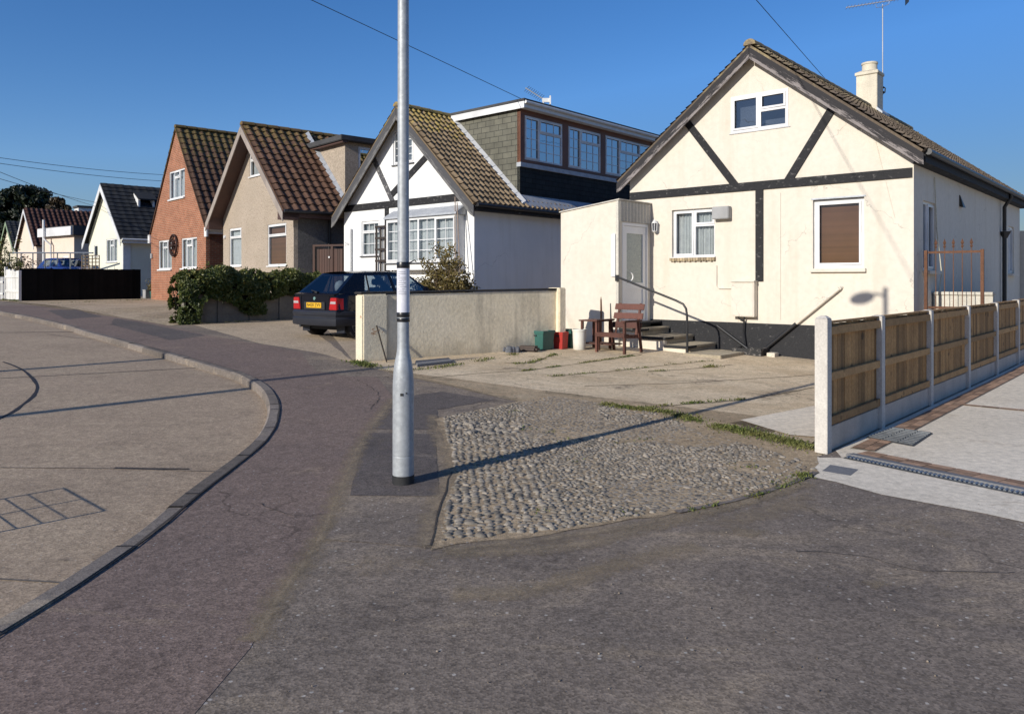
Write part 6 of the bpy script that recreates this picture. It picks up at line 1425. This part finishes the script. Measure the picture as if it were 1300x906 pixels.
# ---------------------------------------------------------------- foliage
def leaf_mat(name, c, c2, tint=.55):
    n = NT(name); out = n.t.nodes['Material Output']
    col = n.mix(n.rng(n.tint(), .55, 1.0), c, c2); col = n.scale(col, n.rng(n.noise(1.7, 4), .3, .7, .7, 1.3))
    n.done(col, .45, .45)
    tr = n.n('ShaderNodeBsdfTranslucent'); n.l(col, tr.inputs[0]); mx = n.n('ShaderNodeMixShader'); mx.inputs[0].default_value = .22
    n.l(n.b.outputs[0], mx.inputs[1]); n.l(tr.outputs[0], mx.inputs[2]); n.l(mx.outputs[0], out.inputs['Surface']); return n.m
def leaf(mb, p, s, t, nrm=None):
    n = Vector((random.gauss(0, 1), random.gauss(0, 1), random.gauss(0, 1)))
    if nrm is not None: n = n * .55 + nrm
    n.normalize(); a = n.cross(Vector((random.gauss(0, 1), random.gauss(0, 1), random.gauss(0, 1)))).normalized(); b = n.cross(a)
    p = Vector(p); mb.add([p - a * s, p + b * s * .5 + n * s * .12, p + a * s, p - b * s * .5 + n * s * .12], [(0, 1, 2, 3)], t)
m_ivy = leaf_mat('ivy leaves', (.075, .095, .02), (.27, .25, .075)); m_ev = leaf_mat('evergreen oak leaves', (.010, .018, .007), (.028, .038, .013)); m_bush = leaf_mat('brown green shrub leaves', (.15, .115, .035), (.27, .21, .075)); m_dry = leaf_mat('dry shrub leaves', (.12, .085, .05), (.22, .17, .11)); m_brt = leaf_mat('bronze leaves', (.05, .035, .015), (.09, .06, .03))
m_twig = pm('twigs', (.2, .14, .09), (.14, .1, .07), rough=.9); m_bark = pm('bark', (.07, .055, .04), (.05, .04, .03), rough=.95, bump=.6, bs=12)
# ivy hedge draped over the panel wall
t = thing('ivy_hedge', 'dark glossy ivy hedge spilling over the concrete panel wall beside the pebbledashed house', 'hedge', (hd0.x, hd0.y, 0), math.atan2(hv.y, hv.x))
mb = MB(); core = MB(); HX0, HX1 = -.25, HL + .3
def htop(x):
    f = x / HL; return ez(max(0, x)) + (1.36 if f < .52 else 1.36 - (f - .52) * .5 if f < .66 else 1.30) + .13 * mn.noise(Vector((x * 1.6, 0, 4))) + .10 * mn.noise(Vector((x * 5, 0, 8))) - (.35 * max(0, -x + .15) if x < .15 else 0)
def hbot(x):
    f = x / HL
    return ez(max(0, x)) + (0.0 if f < .07 else .38 + .25 * math.sin(f * 9) + .1 * mn.noise(Vector((x * 2, 3, 1))) if f < .6 else .62 + .12 * mn.noise(Vector((x * 2, 3, 1))))
N = 26000
for _ in range(N):
    x = HX0 + (HX1 - HX0) * (R() if R() < .75 else R() ** 2.2); zt_, zb_2 = htop(x), hbot(x)
    f = R() ** .8; z = zb_2 + (zt_ - zb_2) * f
    mid = .06; half = (.50 if x < HL * .3 else .42) * (1 - max(0, (f - .62) / .38) ** 2.2 * .8) * (.45 + .55 * min(1, f * 2.2) if x > .35 else 1) + .12 * mn.noise(Vector((x * 2.4, z * 2.4, 7)))
    if x < .3: half *= .7 + .3 * max(0, (x - HX0) / .55)
    side = -1 if R() < .62 else 1
    y = mid + side * half * (1 - abs(random.gauss(0, .16)))
    if mn.noise(Vector((x * 4.5, y * 4.5, z * 4.5))) < -.28: continue
    nr = Vector((-.6 if x < .2 else 0, side * .9, .5 + f * .5)).normalized()
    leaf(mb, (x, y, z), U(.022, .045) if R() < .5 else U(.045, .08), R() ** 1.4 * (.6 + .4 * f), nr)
for i in range(170):
    x = HX0 + .15 + (HX1 - HX0 - .2) * R(); s_ = Vector((x, U(-.35, .3), htop(x) - U(0, .5))); e_ = s_ + Vector((U(-.18, .18), U(-.22, .1), U(.0, .22)))
    for k_ in range(9): leaf(mb, s_.lerp(e_, k_ / 8) + Vector((U(-.03, .03), U(-.03, .03), U(-.03, .03))), U(.02, .05), R())
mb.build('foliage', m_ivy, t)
for i in range(60):
    x = HX0 + .1 + (HX1 - HX0 - .3) * R(); a = (x, U(-.05, .15), hbot(x) + .1); b = (x + U(-.2, .2), U(-.3, .4), htop(x) - U(0, .15)); core.tube([a, Vector(a).lerp(Vector(b), .5) + Vector((U(-.1, .1), U(-.1, .1), 0)), b], [.012, .009, .004], 5)
k = 30
for i in range(k):
    xa, xb = HX0 + .2 + (HX1 - HX0 - .4) * i / k, HX0 + .2 + (HX1 - HX0 - .4) * (i + 1) / k
    core.hexa([(xa, -.1, hbot(xa) + .25), (xb, -.1, hbot(xb) + .25), (xb, .2, hbot(xb) + .25), (xa, .2, hbot(xa) + .25), (xa, -.1, htop(xa) - .25), (xb, -.1, htop(xb) - .25), (xb, .2, htop(xb) - .25), (xa, .2, htop(xa) - .25)])
core.build('stems', pm('dark stems', (.012, .012, .008), rough=1), t)
# twiggy shrub before the white house
def shrub(name, label, base, w, h, nst, nl, mleaf, size, dens=1.0, cat='shrub', grp=None, spread=.55):
    t = thing(name, label, cat, base, group=grp); tw = MB(); lv = MB(); tips = []
    for _ in range(nst):
        a = U(0, 6.28); r = math.sqrt(R()) * w; top = Vector((math.cos(a) * r, math.sin(a) * r, h * (1 - .45 * (r / w) ** 2) * U(.6, 1.05))); b = Vector((math.cos(a) * r * .25, math.sin(a) * r * .25, 0)); m_ = b.lerp(top, .5) + Vector((U(-.1, .1), U(-.1, .1), .05)) * w
        tw.tube([b, m_, top], [.009 * h, .006 * h, .003], 4)
        for _ in range(4):
            s = b.lerp(m_, U(.3, 1)) if R() < .4 else m_.lerp(top, R()); e = s + Vector((random.gauss(0, .2), random.gauss(0, .2), U(.05, .4))) * h * .4; tw.tube([s, s.lerp(e, .5) + Vector((U(-.03, .03), U(-.03, .03), 0)), e], [.006 * h, .004, .0025], 3); tips.append((s, e))
    for _ in range(nl):
        s, e = random.choice(tips); p = s.lerp(e, R() ** .7) + Vector((random.gauss(0, .035), random.gauss(0, .035), random.gauss(0, .035))) * h
        if mn.noise(p * 3.2 / max(.5, w)) < -.3: continue
        leaf(lv, p, U(.6, 1.2) * size, R())
    tw.build('stems', m_twig, t); lv.build('foliage', mleaf, t); return t
sb = h2.world(*[h2.fr(566, 330, d=-1.2)[0], -1.2, 0]); hs_ = AT(566, 318, sb.y).z - E(sb.x, sb.y)
shrub('garden_shrub', 'brownish green twiggy shrub in front of the bay window of the white house', (sb.x, sb.y, E(sb.x, sb.y)), .82, hs_ * 1.05, 48, 16000, m_bush, .042)
g = [o for o in C.objects if o.name.startswith('plant_pot') and 'brick' in o.get('label', '')][0]
lv = MB()
for _ in range(320): p = Vector((random.gauss(0, .12), random.gauss(0, .12), .36 + abs(random.gauss(0, .2)))); leaf(lv, p, U(.03, .06), R())
for _ in range(12): lv.tube([(0, 0, .25), (U(-.15, .15), U(-.15, .15), U(.5, .8))], .008, 3, t=.1)
lv.build('foliage', m_bush, g)
# shrubs at the far left
p = AT(28, 340, 37); shrub('dry_shrub', 'brown dry shrub behind the white gate', (p.x, p.y, E(p.x, p.y)), 1.1, AT(28, 321, 37).z - E(p.x, p.y), 60, 2600, m_dry, .06)
p = AT(4, 340, 36); shrub('green_shrub', 'darker green shrub at the left edge behind the picket fence', (p.x, p.y, E(p.x, p.y)), 1.0, AT(2, 303, 36).z - E(p.x, p.y), 40, 2600, m_ivy, .07)
p = AT(112, 340, 37.5); shrub('dry_shrub', 'low dry shrub in front of the lattice panel', (p.x, p.y, E(p.x, p.y)), .9, AT(108, 333, 37.5).z - E(p.x, p.y), 30, 1000, m_dry, .05)
# trees beyond the far houses
def tree(label, px, pytop, pybase, wpx, Y, mleaf, nclump, nl, size):
    b = AT(px, 350, Y); e = 1.0; t = thing('evergreen_tree' if mleaf is m_ev else 'bronze_tree', label, 'tree', (b.x, b.y, e)); k = Y / F
    ht = AT(px, pytop, Y).z - e; hb_ = AT(px, pybase, Y).z - e; w = wpx * k / 2; tr = MB(); lv = MB()
    tr.tube([(0, 0, -.2), (.1, 0, hb_ * .6), (0, .1, (hb_ + ht) / 2)], [.035 * ht, .028 * ht, .012 * ht], 8)
    for _ in range(nclump):
        a = U(0, 6.28); f = R(); r = w * math.sqrt(R()) * math.sqrt(max(.05, 1 - (2 * f - .75) ** 2 / 1.6)); c = Vector((math.cos(a) * r, math.sin(a) * r, hb_ + (ht - hb_) * f * .93)); cr = U(.12, .26) * w
        tr.tube([(0, 0, hb_ * .7), c * .6 + Vector((0, 0, hb_ * .2)), c], [.01 * ht, .007 * ht, .002 * ht], 4); tn = U(.0, .5) + .4 * (f > .6)
        for _ in range(nl):
            d = Vector((random.gauss(0, 1), random.gauss(0, 1), random.gauss(0, .8))).normalized() * cr * (R() ** .4); leaf(lv, c + d, U(.7, 1.3) * size, min(1, max(0, tn + U(-.3, .3))), d.normalized() if d.length else None)
    tr.build('trunk', m_bark, t); lv.build('crown', mleaf, t)
tree('large dark evergreen tree rising behind the farthest houses', 32, 235, 305, 76, 78, m_ev, 150, 150, .20)
tree('smaller bronze green tree between the dark evergreen and the pink house roof', 74, 249, 300, 34, 74, m_brt, 60, 110, .18)
tree('dark evergreen at the left edge of the picture behind the far houses', 2, 262, 320, 40, 80, m_ev, 70, 120, .2)
# ---------------------------------------------------------------- wires last, now that the houses stand
g_ = h2.world(XD - .1, y0 + .2, zt + .1)
wire('single overhead wire running up left from the white house dormer', g_, (TP.x, TP.y, 7.95), .008, -.05)
a = AT(960, 0, 15.5); b = AT(1043, 95, 21.2); v = (b - a); wire('single overhead wire dropping behind the bungalow ridge', a - v * 2.4, b + v * .6, .008, 0)
for (x0, y0_, Y0, x1, y1_, Y1), lb in (((-30, 196, 30, 207, 222, 40), 'uppermost of the far overhead wires at the left'), ((-30, 203, 30, 207, 230, 40), 'second of the far overhead wires at the left'), ((-30, 206, 28, 128, 264, 42), 'steeper lower overhead wire at the far left'), ((-30, 218, 28, 128, 258, 42), 'lowest overhead wire at the far left')):
    wire(lb, AT(x0, y0_, Y0), AT(x1, y1_, Y1), .011, .1)
